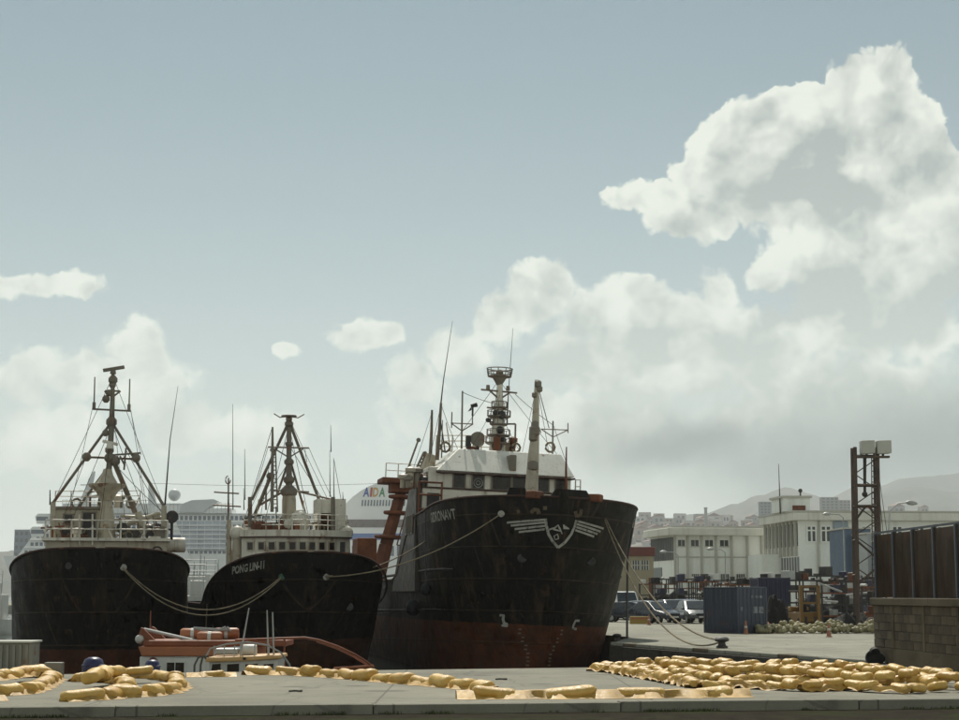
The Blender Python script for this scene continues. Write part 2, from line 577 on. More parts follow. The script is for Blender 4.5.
def concrete(name, base, stain=.5, joint=None, scale=1.0):
    m = bpy.data.materials.new(name)
    m.use_nodes = True
    g = NG(m.node_tree)
    p = g.n['Principled BSDF']
    co = g.node('ShaderNodeTexCoord').outputs['Object']
    c = g.mix(g.lin(g.noise(co, .35 * scale, 5, .65), .3, .7), tuple(k * .72 for k in base), tuple(k * 1.18 for k in base))
    c = g.mix(g.smooth(g.noise(co, .9 * scale, 7, .7, dist=.6), .55, .68, 0, stain), c, tuple(k * .42 for k in base))
    c = g.mix(g.smooth(g.noise(g.v('MULTIPLY', co, (.25, 1.4, 1)), 1.1 * scale, 5, .6), .60, .72, 0, .35), c, tuple(min(k * 1.3, 1) for k in base))
    c = g.mix(1.0, c, g.mix(g.noise(co, 22 * scale, 4, .75), (.78,) * 3, (1.2,) * 3), 'MULTIPLY')
    # oil spots, patched areas, hairline cracks
    c = g.mix(g.smooth(g.noise(co, .23 * scale, 3, .5), .57, .70, 0, .42), c, tuple(k * .5 for k in base))
    c = g.mix(g.smooth(g.voro(co, .55 * scale, 0), .10, .20, .55, 0), c, tuple(k * .25 for k in base))
    cr_ = g.voro(g.v('ADD', co, g.v('SCALE', g.noise(co, 1.2, 4, .6, 1), scale=.5)), .32 * scale, 0, .5, 'DISTANCE_TO_EDGE')
    c = g.mix(g.smooth(cr_, .003, .010, .35, 0), c, tuple(k * .22 for k in base))
    if joint:
        X, Y, Z = g.xyz(co)
        for ax, step in ((X, joint[0]), (Y, joint[1])):
            fr = g.m('ABSOLUTE', g.m('SUBTRACT', g.m('FRACT', g.m('ADD', g.m('DIVIDE', ax, step), 20.37)), .5))
            c = g.mix(g.smooth(fr, .5 - .03 / step, .5 - .012 / step, 0, .7), c, tuple(k * .3 for k in base))
    g.put(p.inputs['Base Color'], c)
    p.inputs['Roughness'].default_value = .85
    p.inputs['Specular IOR Level'].default_value = .25
    b = g.node('ShaderNodeBump')
    b.inputs['Strength'].default_value = .35
    b.inputs['Distance'].default_value = .03
    g.put(b.inputs['Height'], g.noise(co, 6 * scale, 6, .7))
    g.put(p.inputs['Normal'], b.outputs[0])
    return m


M_conc = concrete('quay_concrete', (.225, .214, .168), .5, (5.0, 4.2))
M_conc2 = concrete('far_quay_concrete', (.265, .258, .208), .45, (6.0, 6.0))
M_wallc = concrete('wall_concrete', (.115, .093, .062), .5)
M_block = weathered('wall_block', (.092, .071, .046), .9, .3, scale=3, bump=.5, rand=.35, streak=.3, streakcol=(.03, .022, .012))
M_face = weathered('dark_quay_face', (.034, .026, .018), .75, .5, streak=.6, streakcol=(.012, .014, .010), bump=.6, bscale=4)  # quay side, much darker than the concrete on top

# water
m = bpy.data.materials.new('harbour_water')
m.use_nodes = True
g = NG(m.node_tree)
p = g.n['Principled BSDF']
co = g.node('ShaderNodeTexCoord').outputs['Object']
p.inputs['Base Color'].default_value = (.010, .018, .017, 1)
p.inputs['Roughness'].default_value = .08
b = g.node('ShaderNodeBump')
b.inputs['Strength'].default_value = .5
b.inputs['Distance'].default_value = .15
g.put(b.inputs['Height'], g.noise(g.v('MULTIPLY', co, (1, .6, 1)), .9, 5, .6))
g.put(p.inputs['Normal'], b.outputs[0])
sheet('water', [(-14000, 20), (14000, 20), (14000, 16000), (-14000, 16000)], WATER, m)

# near ground, in front of the quay kerb: dark earth with moss
m = bpy.data.materials.new('dark_earth')
m.use_nodes = True
g = NG(m.node_tree)
p = g.n['Principled BSDF']
co = g.node('ShaderNodeTexCoord').outputs['Object']
c = g.mix(g.lin(g.noise(co, 3, 6, .7), .3, .7), (.010, .008, .005), (.038, .030, .020))
c = g.mix(g.smooth(g.noise(g.v('MULTIPLY', co, (.35, 1, 1)), 1.6, 5, .7), .50, .60, 0, .8), c, (.030, .038, .010))
g.put(p.inputs['Base Color'], c)
p.inputs['Roughness'].default_value = .95
p.inputs['Specular IOR Level'].default_value = .05
b = g.node('ShaderNodeBump')
b.inputs['Strength'].default_value = 1.0
g.put(b.inputs['Height'], g.noise(co, 7, 6, .7))
g.put(p.inputs['Normal'], b.outputs[0])
GZ = QUAY - .165
A0, A1 = on(0, 708.0, QUAY), on(959, 699.5, QUAY)
e = (A1 - A0).normalized()
FL, FR = A0 - e * 60, A1 + e * 60
B0, B1 = on(200, 672.5, QUAY), on(590, 667.5, QUAY)
eb = (B1 - B0).normalized()
slab('ground', [(FL.x, FL.y + .3), (-70, -40), (70, -40), (FR.x, FR.y + .3)], -2, GZ, m, 0)

# near quay apron with its kerb lip
BL, BR = B0 - eb * 60, B1 + eb * 16
quay = slab('quay_apron', [(FL.x, FL.y + .25), (FR.x, FR.y + .25), (FR.x, BR.y), (BR.x, BR.y), (BL.x, BL.y)], -2, QUAY, M_conc, 0)
nrm = Vector((-e.y, e.x, 0))
n_k = 31
klen = (FR - FL).length / n_k
for i in range(n_k):
    c0 = FL + e * klen * (i + .5)
    if abs(c0.x) > 14:
        continue
    k = MB().box((0, 0, 0), (klen - .014, .34, .46)).build('kerb_stone', M_conc, quay, 0, .018,
              c0 + nrm * (.165 + random.uniform(-.012, .012)) + Vector((0, 0, - .222 + random.uniform(-.010, .012))), math.atan2(e.y, e.x) + random.uniform(-.004, .004))
struct(quay)

# thin grass and moss along the foot of the kerb
mb = MB()
for i in range(2600):
    t = random.random()
    clump = math.sin(t * 47) + math.sin(t * 113 + 2) + math.sin(t * 19 + 1)
    if clump < .25 + random.random() * 1.2:
        continue
    q = A0.lerp(A1, t) - nrm * random.uniform(.0, .16)
    h = random.uniform(.02, .08)
    a = random.random() * 6.28
    dx, dy = math.cos(a) * .012, math.sin(a) * .012
    mb.add([(q.x - dx, q.y - dy, GZ), (q.x + dx, q.y + dy, GZ), (q.x + random.uniform(-.03, .03), q.y + random.uniform(-.03, .02), GZ + h)], [(0, 1, 2)])
gr = mb.build('grass', weathered('moss_grass', (.06, .075, .022), .9, .4))
struct(gr, 'stuff')
gr['label'], gr['category'] = 'thin grass and moss along the foot of the quay kerb', 'grass'

# the other quay, running away on the right, with the ship alongside
Q0, Q1 = on(868, 660.5, QUAY), on(613, 642.5, QUAY)
qd = (Q1 - Q0).normalized()
Q00 = Q0 - qd * 9
fq = slab('far_quay', [(Q00.x, Q00.y), (Q1.x, Q1.y), (6.9, 79.0), (-5.5, 137.0), (-5.5, 170), (-140, 420), (-140, 480), (700, 900), (700, 30), (Q00.x + 3, 30)],
          -2, QUAY - .012, M_conc2, 0)
# its dark face, with kerb blocks along the rim
n_b = 22
seg = (Q1 - Q00).length / n_b
nq = Vector((-qd.y, qd.x, 0))
for i in range(n_b):
    c0 = Q00 + qd * seg * (i + .5)
    MB().box((0, 0, 0), (seg - .03, .5, .14)).build('rim_block', M_conc2 if i % 5 else M_wallc, fq, 0, .03,
            c0 - nq * .12 + Vector((0, 0, - .055 + random.uniform(-.006, .006))), math.atan2(qd.y, qd.x))
    MB().box((0, 0, 0), (seg - .01, .16, 2.7)).build('face_panel', M_face, fq, 0, .02,
            c0 + nq * .1 + Vector((0, 0, - .135 - 1.35)), math.atan2(qd.y, qd.x))

# hills far behind the port
def hill(name, ridge, depth, back, mat, n=130, rough=1.0, seed=1):
    random.seed(seed)
    pts = []
    xs = [r[0] for r in ridge]
    vs, fs = [], []
    rows = 16
    for j in range(rows + 1):
        k = j / rows
        for i in range(n + 1):
            px = xs[0] + (xs[-1] - xs[0]) * i / n
            for a, b_ in zip(ridge[:-1], ridge[1:]):
                if a[0] <= px <= b_[0]:
                    s = (px - a[0]) / (b_[0] - a[0])
                    s = s * s * (3 - 2 * s)
                    py = a[1] + (b_[1] - a[1]) * s
                    break
            top = at(px, py, depth)
            d = depth - back * (1 - k)
            f = (k ** .8)
            x = top.x * d / depth
            wob = math.sin(px * .11 + j * .9) + math.sin(px * .043 - j * 1.7) + random.uniform(-1, 1) * .6
            z = QUAY - 2 + (top.z - QUAY + 2) * f + wob * rough * depth * .0011 * (k * (1.15 - k)) * 4
            vs.append((x, d, z))
    for j in range(rows):
        for i in range(n):
            a = j * (n + 1) + i
            fs.append((a, a + 1, a + n + 2, a + n + 1))
    o = MB().add(vs, fs).build(name, mat, None, 60)
    random.seed(11)
    return struct(o)


def foliage_land(name, c0, c1, sc_):
    m = bpy.data.materials.new(name)
    m.use_nodes = True
    g = NG(m.node_tree)
    p = g.n['Principled BSDF']
    co = g.node('ShaderNodeTexCoord').outputs['Object']
    c = g.mix(g.smooth(g.noise(co, sc_, 8, .7), .4, .6), c0, c1)
    g.put(p.inputs['Base Color'], c)
    p.inputs['Roughness'].default_value = .95
    return m


M_hill = foliage_land('hill_scrub', (.035, .045, .028), (.10, .095, .065), .0015)
M_town = foliage_land('town_hillside', (.05, .055, .04), (.22, .20, .17), .008)
hill('hill', [(430, 560), (560, 548), (640, 528), (690, 516), (735, 504), (762, 493), (782, 488), (806, 494), (836, 503), (862, 500), (890, 489), (925, 487), (960, 494), (1010, 505), (1100, 520), (1300, 540)], 6500, 2000, M_hill, seed=3)
hill('mountain', [(520, 575), (640, 540), (700, 520), (760, 512), (820, 500), (860, 488), (905, 478), (945, 475), (1000, 470), (1080, 478), (1200, 500), (1400, 540)], 8200, 1200, M_hill, seed=5)
town = [(540, 548), (600, 534), (626, 524), (650, 521), (668, 520), (692, 523), (712, 520), (735, 524), (770, 520), (830, 517), (900, 515), (960, 516), (1100, 530), (1300, 560)]
hill('town_hillside', town, 3200, 1000, M_town, rough=.6, seed=8)
hill('shore_hill', [(-420, 560), (-260, 552), (-120, 556), (-40, 552), (30, 551), (60, 560), (120, 575), (240, 590)], 4600, 1200, M_hill, seed=9)

# haze: the air itself
hz_m = bpy.data.materials.new('haze_air')
hz_m.use_nodes = True
nt = hz_m.node_tree
nt.nodes.clear()
vo = nt.nodes.new('ShaderNodeVolumePrincipled')
vo.inputs['Color'].default_value = (.92, .97, 1.0, 1)
vo.inputs['Density'].default_value = HAZE = .00011
vo.inputs['Anisotropy'].default_value = .1
om = nt.nodes.new('ShaderNodeOutputMaterial')
nt.links.new(vo.outputs[0], om.inputs['Volume'])
hzo = MB().span((-13000, -80, -3), (13000, 10500, 660)).build('haze', hz_m)
struct(hzo, 'stuff')

# ------------------------------------------------------------------ trawlers
class Ship:
    """hull in its own frame: x across (+ to the picture's right), y aft from the stem head, z up from the water"""
    def __init__(self, name, label, stem_px, stem_py, depth, yaw, roll, b, L, rake, Lw, Lt, pw, pt, hm, Ls, mat, bw=.9, drop=None):
        self.drop = drop
        P = at(stem_px, stem_py, depth)
        self.h = P.z
        self.root = thing(name, label, 'fishing boat', (P.x, P.y, 0), 0, None)
        self.root.rotation_euler = (0, rad(roll), 0)
        self.M = Matrix.Translation((P.x, P.y, 0)) @ Matrix.Rotation(rad(yaw), 4, 'Z') @ Matrix.Rotation(rad(roll), 4, 'Y')
        self.root.matrix_world = self.M
        self.Mi = self.M.inverted()
        self.b, self.L, self.rake, self.Lw, self.Lt, self.pw, self.pt, self.hm, self.Ls, self.bw = b, L, rake, Lw, Lt, pw, pt, hm, Ls, bw
        self.make_hull(mat)
    def lp(self, px, py, t):
        """local point under a photo pixel on the cross plane y = t"""
        o = self.Mi @ Vector((0, 0, CAM_Z))
        d = self.Mi.to_3x3() @ ray(px, py)
        return o + d * ((t - o.y) / d.y)
    def w(self, p):
        return self.M @ Vector(p)
    def prm(self, z):
        v = max(-.3, min(1.0, z / self.h))
        l = lambda a, c: a + (c - a) * v
        vv = max(v, 0)
        return self.rake * (1 - v) ** 1.3, l(self.Lw, self.Lt), l(self.pw, self.pt), self.b * (self.bw + (1 - self.bw) * vv ** .7)
    def hw(self, y, z):
        s, Le, p, b = self.prm(z)
        t = max(0.0, min(1.0, (y - s) / Le))
        return b * (1 - (1 - t) ** 2.2) ** p
    def hy(self, x, z):
        lo, hi = self.prm(z)[0], self.prm(z)[0] + self.prm(z)[1]
        for _ in range(40):
            mid = (lo + hi) / 2
            if self.hw(mid, z) < abs(x):
                lo = mid
            else:
                hi = mid
        return hi
    def sheer(self, y):
        k = max(0.0, min(1.0, y / self.Ls))
        k = k * k * (3 - 2 * k)
        z = self.h + (self.hm - self.h) * k
        if self.drop and y > self.drop[0]:
            q = min(1.0, (y - self.drop[0]) / (self.drop[1] - self.drop[0]))
            z += (self.drop[2] - z) * q * q * (3 - 2 * q)
        return z
    def skin(self, x, z, off=.03):
        y = self.hy(x, z)
        e = .05
        n = Vector((-(self.hy(x + e, z) - self.hy(x - e, z)) / (2 * e), 1, -(self.hy(x, z + e) - self.hy(x, z - e)) / (2 * e))) if abs(x) > .1 else Vector((0, 1, .2))
        n = -n.normalized()
        return Vector((x, y, z)) + n * off
    def make_hull(self, mat):
        taus = [(i / 26) ** 2.0 for i in range(27)]
        tail = [.03, .06, .09, .115, .14, .165, .19, .22, .28, .36, .5, .65, .8, 1.0]
        R = 18
        vs, cols = [], []
        for side in (-1, 1):
            for t in taus + [1 + k for k in tail]:
                col = []
                y1 = self.Lt * min(t, 1) + (max(t - 1, 0)) * (self.L - self.Lt)
                top = self.sheer(y1)
                for r in range(R + 1):
                    z = -1.6 + (top + 1.6) * r / R
                    s, Le, p, b = self.prm(z)
                    if t <= 1:
                        y = s + Le * t
                        x = b * (1 - (1 - t) ** 2.2) ** p
                    else:
                        y = s + Le + (self.L - s - Le) * (t - 1)
                        x = b * (1 - .25 * max(0, t - 1.6) ** 2)
                    col.append(len(vs))
                    # plating is never quite fair: dents between the frames
                    d = .022 * math.sin(y * 2.3 + z * .4) * math.sin(z * 2.1 + 1) * min(1, t * 6)
                    vs.append((side * (x + d), y, z))
                cols.append(col)
        n = len(taus) + len(tail)
        fs = []
        for s_ in range(2):
            for i in range(n - 1):
                a, c = cols[s_ * n + i], cols[s_ * n + i + 1]
                for r in range(R):
                    fs.append((a[r], c[r], c[r + 1], a[r + 1]))
        a, c = cols[n - 1], cols[2 * n - 1]
        for r in range(R):
            fs.append((a[r], c[r], c[r + 1], a[r + 1]))
        mb = MB().add(vs, fs)
        me = mb.mesh('hull', mat, 50)
        bm = bmesh.new()
        bm.from_mesh(me)
        bmesh.ops.remove_doubles(bm, verts=bm.verts, dist=.004)
        bmesh.ops.recalc_face_normals(bm, faces=bm.faces)
        bm.to_mesh(me)
        bm.free()
        link('hull', me, self.root)
        # deck a metre below the rail
        dv, df = [], []
        ys = [self.Lt * t for t in taus[3:]] + [self.Lt + k * (self.L - self.Lt) for k in tail]
        for y in ys:
            z = self.sheer(y) - 1.0
            x = self.hw(y, z) * .97 * (1 if y < self.L * .9 else .9)
            dv += [(-x, y, z), (x, y, z)]
        for i in range(len(ys) - 1):
            df.append((2 * i, 2 * i + 1, 2 * i + 3, 2 * i + 2))
        MB().add(dv, df).build('deck', M_redrail, self.root)
        # cap rail along the bulwark
        for side in (-1, 1):
            pts = []
            for t in taus[1:] + [1 + k for k in tail]:
                y1 = self.Lt * min(t, 1) + (max(t - 1, 0)) * (self.L - self.Lt)
                x = self.b * (1 - (1 - min(t, 1)) ** 2.2) ** self.pt * (1 - .25 * max(0, t - 1.6) ** 2)
                pts.append((side * x, y1, self.sheer(y1)))
            MB().path(pts, .05, 6).build('cap_rail', self.rail_mat if hasattr(self, 'rail_mat') else M_redrail, self.root, 40)
    def add(self, mb, name, mat, parent=None, smooth=0, bevel=0):
        return mb.build(name, mat, parent or self.root, smooth, bevel)
    def pole(self, pts, t, r, name, mat, n=8):
        """pole through photo pixels on the plane y = t"""
        ts = t if isinstance(t, (list, tuple)) else [t] * len(pts)
        P = [self.lp(x, y, tt) for (x, y), tt in zip(pts, ts)]
        if isinstance(r, (int, float)):
            r = [r] * len(P)
        r = [k * .78 for k in r]
        mb = MB()
        for i in range(len(P) - 1):
            mb.tube(P[i], P[i + 1], r[i], r[i + 1], n)
        return self.add(mb, name, mat, None, 40)
    def rail(self, pts, ts, h, r=.03, gap=1.1, rows=3, name='railing', mat=None):
        """guard rail along local points, posts and bars"""
        mb = MB()
        for a, b_ in zip(pts[:-1], pts[1:]):
            a, b_ = Vector(a), Vector(b_)
            n = max(1, round((b_ - a).length / gap))
            for i in range(n + 1):
                q = a.lerp(b_, i / n)
                mb.tube(q, q + Vector((0, 0, h)), r, r, 5)
            for k in range(rows):
                up = Vector((0, 0, h * (k + 1) / rows))
                mb.tube(a + up, b_ + up, r * .8, r * .8, 5)
        return self.add(mb, name, mat or M_white)
    def window(self, c, w, h, mat=None, frame=None, ny=-1, parent=None, nx=0):
        """glass pane with a raised frame on a wall facing -y (or +-x)"""
        c = Vector(c)
        if nx:
            g_ = self.add(MB().box(c + Vector((nx * .012, 0, 0)), (.03, w, h)), 'window', mat or M_glass)
            f = MB()
            for dy, dz, sy, sz in ((0, h / 2, w + .12, .06), (0, -h / 2, w + .12, .06), (w / 2, 0, .06, h), (-w / 2, 0, .06, h)):
                f.box(c + Vector((nx * .025, dy, dz)), (.05, sy, sz))
        else:
            g_ = self.add(MB().box(c + Vector((0, ny * .012, 0)), (w, .03, h)), 'window', mat or M_glass)
            f = MB()
            for dx, dz, sx, sz in ((0, h / 2, w + .12, .06), (0, -h / 2, w + .12, .06), (w / 2, 0, .06, h - .06), (-w / 2, 0, .06, h - .06)):
                f.box(c + Vector((dx, ny * .025, dz)), (sx, .05, sz))
        f.build('window_frame', frame or M_mast, g_)
        return g_


def strip(pts, wd, place):
    """flat painted band along 2-D points, laid on a surface by place(x, z)"""
    L, R = [], []
    dense = []
    for a, b_ in zip(pts[:-1], pts[1:]):
        n = max(2, int(math.hypot(b_[0] - a[0], b_[1] - a[1]) / .12))
        dense += [(a[0] + (b_[0] - a[0]) * i / n, a[1] + (b_[1] - a[1]) * i / n) for i in range(n)]
    dense.append(pts[-1])
    for i, p in enumerate(dense):
        q0, q1 = dense[max(i - 1, 0)], dense[min(i + 1, len(dense) - 1)]
        dx, dz = q1[0] - q0[0], q1[1] - q0[1]
        l = math.hypot(dx, dz) or 1
        L.append(place(p[0] - dz / l * wd / 2, p[1] + dx / l * wd / 2))
        R.append(place(p[0] + dz / l * wd / 2, p[1] - dx / l * wd / 2))
    n = len(dense)
    return L + R, [(i, i + 1, n + i + 1, n + i) for i in range(n - 1)]


M_hull3 = weathered('black_hull_paint', (.006, .0045, .003), .62, .5, rust=.30, rustcol=(.055, .029, .015), streak=.8, streakcol=(.052, .033, .018), spec=.25,
                    below=(2.1, (.098, .030, .012)), bump=.35, bscale=1.2, scale=.6, seams=(3.1, 1.35))
M_hull1 = weathered('sooty_hull_paint', (.006, .0045, .003), .65, .5, rust=.28, rustcol=(.045, .025, .012), streak=.7, streakcol=(.036, .022, .011), spec=.25,
                    below=(1.15, (.075, .024, .011)), bump=.35, bscale=1.2, scale=.6, seams=(3.1, 1.35))
M_hull2 = weathered('tarred_hull_paint', (.005, .004, .003), .65, .5, rust=.28, rustcol=(.040, .022, .011), streak=.7, streakcol=(.032, .020, .011), spec=.25,
                    below=(1.5, (.070, .026, .012)), bump=.35, bscale=1.2, scale=.6, seams=(3.1, 1.35))
M_side = weathered('grey_side_plating', (.034, .027, .019), .55, .4, rust=.5, streak=.7, streakcol=(.05, .03, .02), scale=.8)

# ================================================================== ship 3, the large one with the winged emblem
S3 = Ship('fishing_trawler', 'large black-hulled trawler with winged shield emblem on its bow beside the quay', 557, 497, 72, 11, 2.2,
          4.66, 58, 2.3, 9.6, 6.2, .72, .54, 6.9, 14, M_hull3, .87, (11.5, 17.0, 4.0))
r3 = S3.root
hb = S3.h
# raised plating on the starboard side below the bridge, with a raking after edge
TB = 11.0
zt = S3.lp(430, 488, TB).z
zb = 3.4
xs_ = -S3.b - .02
S3.add(MB().add([(xs_, TB - 1.2, zb), (xs_, TB + 6.4, zb), (xs_ + .05, TB + 2.3, zt), (xs_ + .05, TB, zt),
                 (xs_ + .25, TB - 1.2, zb), (xs_ + .25, TB + 6.4, zb), (xs_ + .3, TB + 2.3, zt), (xs_ + .3, TB, zt)],
                [(0, 1, 2, 3), (7, 6, 5, 4), (0, 4, 5, 1), (1, 5, 6, 2), (2, 6, 7, 3), (3, 7, 4, 0)]), 'side_plating', M_side)
for k, yy in enumerate((TB + .45, TB + 1.25, TB + 2.05)):
    S3.window((xs_ - .005, yy, zt - 1.75), .34, .9, nx=-1)
# lower deckhouse
xl, xr = S3.lp(400, 500, TB).x, S3.lp(572, 500, TB).x
S3.add(MB().span((max(xl, xs_ + .35), TB + .05, hb - 1.6), (xr, TB + 2.6, zt)), 'deckhouse', M_white, None, 0, .04)
S3.add(MB().span((max(xl, xs_ + .35) - .06, TB - .02, zt), (xr + .06, TB + 2.7, zt + .07)), 'deck_edge', M_redrail)
# doorway and bench frame on its front
dp = S3.lp(404, 503, TB)
S3.add(MB().box((max(xl, xs_ + .35) + .55, TB + .02, dp.z - .1), (.6, .1, 1.3)), 'doorway', M_dark)
bp = S3.lp(430, 497, TB - .3)
mb = MB()
for dx in (-.55, .55):
    mb.tube((bp.x + dx, TB - .35, bp.z - .8), (bp.x + dx, TB - .35, bp.z + .75), .05)
    mb.tube((bp.x + dx, TB + .1, bp.z - .6), (bp.x + dx, TB - .35, bp.z - .6), .05)
for dz in (-.6, .1, .7):
    mb.tube((bp.x - .55, TB - .35, bp.z + dz), (bp.x + .55, TB - .35, bp.z + dz), .05)
S3.add(mb, 'ladder_frame', M_rust)
# wheelhouse
WB = TB + .6
pl, pr = S3.lp(428, 487, WB), S3.lp(571, 487, WB)
z0, z1 = zt + .07, S3.lp(500, 470, WB).z
S3.add(MB().span((pl.x, WB, z0), (pr.x, WB + 5.0, z1)), 'wheelhouse', M_white, None, 0, .05)
# sloping brow above the windows
zb0, zb1 = S3.lp(500, 474, WB).z, S3.lp(505, 451, WB + .7).z
ql, qr = S3.lp(436, 471, WB - .3).x, S3.lp(575, 476, WB - .3).x
tl, tr = S3.lp(458, 449, WB + .8).x, S3.lp(561, 458, WB + .8).x
S3.add(MB().add([(ql, WB - .35, zb0), (qr, WB - .35, zb0), (qr, WB + 5.3, zb0), (ql, WB + 5.3, zb0),
                 (tl, WB + .8, zb1), (tr, WB + .8, zb1), (tr, WB + 4.8, zb1), (tl, WB + 4.8, zb1)],
                [(3, 2, 1, 0), (4, 5, 6, 7), (0, 1, 5, 4), (1, 2, 6, 5), (2, 3, 7, 6), (3, 0, 4, 7)]), 'roof_brow',
       weathered('brow_white', (.62, .61, .55), .45, .08, rust=.25, streak=.2, streakcol=(.3, .24, .17), scale=2.2), None, 0, .05)
vs = [(ql + (qr - ql) * i / 40, WB - .36, zb0 - .05 - .05 * abs(math.sin(i * .7)) - random.random() * .03) for i in range(41)]
mb = MB()
mb.path(vs, .05, 5)
S3.add(mb, 'brow_lip', M_redrail)
bl = S3.lp(513, 464, WB - .2)
S3.add(MB().span((bl.x - .18, WB - .2, bl.z - .45), (bl.x + .18, WB + .6, bl.z + .45)), 'horn_box', M_mast, None, 0, .05)
wz = S3.lp(500, 483, WB).z
for x0, x1 in ((453, 465), (472, 484), (492, 511), (512, 529), (536, 549), (555, 566)):
    a, c = S3.lp(x0, 483, WB).x, S3.lp(x1, 483, WB).x
    wd = S3.window(((a + c) / 2, WB, wz), c - a, .72)
cp = S3.lp(478, 483, WB)
rg = MB()
for r_ in (.22, .1):
    rg.path([(cp.x + r_ * math.cos(k * .524), WB - .06, cp.z + r_ * math.sin(k * .524)) for k in range(13)], .018, 5)
S3.add(rg, 'clear_view_screen', M_galv)
a = S3.lp(422, 484, WB + 2)
for k in range(3):
    S3.window((pl.x - .003, WB + .8 + k * 1.5, wz), 1.0, .72, nx=-1)
# bridge lamp box under the windows and the ship's name in raised letters
lb = S3.lp(476, 494, WB - .1)
S3.add(MB().box((lb.x, WB - .1, lb.z), (.32, .2, .25)), 'lamp_box', M_rust, None, 0, .03)
n0, n1 = S3.lp(490.5, 498.5, WB - .05), S3.lp(572, 498.5, WB - .05)
vs_, _ = text_flat('GIDRONAVT', 1)
wtxt = max(v[0] for v in vs_)
sz_ = .50
sq = (n1.x - n0.x) / (wtxt * sz_)
lettering('GIDRONAVT', lambda x, y: (n0.x + x, WB - .03, n0.z - .14 + y), sz_, M_redrail, r3, 'name_letters', .02, sq)
# name on both bows
for side, xa in ((-1, -4.85), (1, 3.55)):
    zc = S3.lp(443 if side < 0 else 625, 522, 8).z
    zc = hb - .95
    vs_, fs_ = text_flat('GIDRONAVT', .62, .01)
    wt_ = max(v[0] for v in vs_)
    y0 = 3.3
    def pl_(x, y, side=side, wt_=wt_, zc=zc):
        yy = (y0 + (wt_ - x) * .82) if side < 0 else (y0 + x * .82)
        z_ = zc - .03 * (yy - y0) + y
        return (side * (S3.hw(yy, z_) + .035), yy, z_)
    MB().add([pl_(*v) for v in vs_], fs_).build('name_letters', M_let, r3)
# winged shield emblem painted across the stem
def e3(px, py):
    p = S3.lp(px, py, 1.0)
    return p.x, p.z
em = MB()
sk = lambda x, z: S3.skin(x, z, .035)
def poly3(pts, wd):
    em.add(*strip([S3_xy(p) for p in pts], wd, sk))
def S3_xy(p):
    """photo pixel to (x, z) on the hull, found by stepping along the sight line to the skin"""
    lo = S3.lp(p[0], p[1], -.5)
    hi = S3.lp(p[0], p[1], 9)
    f = lambda q: S3.hw(q.y, q.z) - abs(q.x)
    for k in range(60):
        q = lo.lerp(hi, k / 59)
        if f(q) > 0:
            a_, b_ = lo.lerp(hi, max(k - 1, 0) / 59), q
            for _ in range(20):
                mid = (a_ + b_) / 2
                if f(mid) > 0:
                    b_ = mid
                else:
                    a_ = mid
            return b_.x, b_.z
    return hi.x, hi.z
for y0_, xa, y1_ in ((522.5, 507, 519.5), (525.5, 511, 522.3), (529, 515, 525.8), (532, 519, 529.2)):
    poly3([(xa, y0_), (545, y1_)], .085)
for pa, pb in (((577, 521), (603, 528.5)), ((576.5, 524), (600, 531.5)), ((576, 527), (597, 534)), ((575, 530), (593.5, 536.5))):
    poly3([pa, pb], .085)
poly3([(545.5, 518.5), (546.3, 525), (548.5, 534), (552.5, 541), (558, 547.5)], .11)
poly3([(558, 547.5), (565, 542), (571, 534), (574.5, 526), (576, 520)], .11)
poly3([(549, 529.5), (553.5, 528)], .07)
poly3([(553, 529), (558, 525), (560.5, 531), (553, 529)], .07)
poly3([(559.5, 527.5), (562, 534)], .05)
for dx in range(4):
    poly3([(563.5 + dx * .4, 524.5 + dx * .5), (564 + dx * 1.6, 529)], .06)
poly3([(554, 536), (557.5, 534), (558.5, 538.5), (555, 539.5), (554, 536)], .045)
S3.add(em, 'winged_shield_emblem', M_let)
# faint worn scroll marks under the rail
M_scroll = weathered('worn_ochre_marks', (.10, .075, .045), .8, .4, scale=5, worn=(.02, .016, .01))
for p in (((517, 512), (520, 511.2)), ((531, 513), (534, 509.5), (538, 510), (539, 514)), ((543, 508), (547, 508)), ((575, 511), (576, 516), (580, 515), (581, 509))):
    S3.add(MB().add(*strip([S3_xy(q) for q in p], .16, sk)), 'worn_scroll_mark', M_scroll)
# draught marks either side of the stem and load figures
dm = MB()
for col in (((520, 632), (523, 640), (526, 648), (528, 656), (528, 664)), ((561, 633), (557, 641), (553, 649), (550, 657), (549, 664))):
    for (xa, ya) in col:
        x_, z_ = S3_xy((xa, ya))
        for k in range(2):
            dm.add(*strip([(x_ - .06, z_ - .05 + k * .17), (x_ + .06, z_ - .05 + k * .17)], .07, sk))
S3.add(dm, 'draught_marks', weathered('faded_marks', (.16, .12, .09), .8, .3))
fm = MB()
for pts in (((500, 615), (504, 615.2), (503.5, 619), (504.5, 623), (507, 623.5), (507.5, 626), (502, 625)), ((579, 620.5), (575, 620.5), (573, 625), (572, 628), (576, 629))):
    fm.add(*strip([S3_xy(q) for q in pts], .10, sk))
S3.add(fm, 'load_figures', M_let)
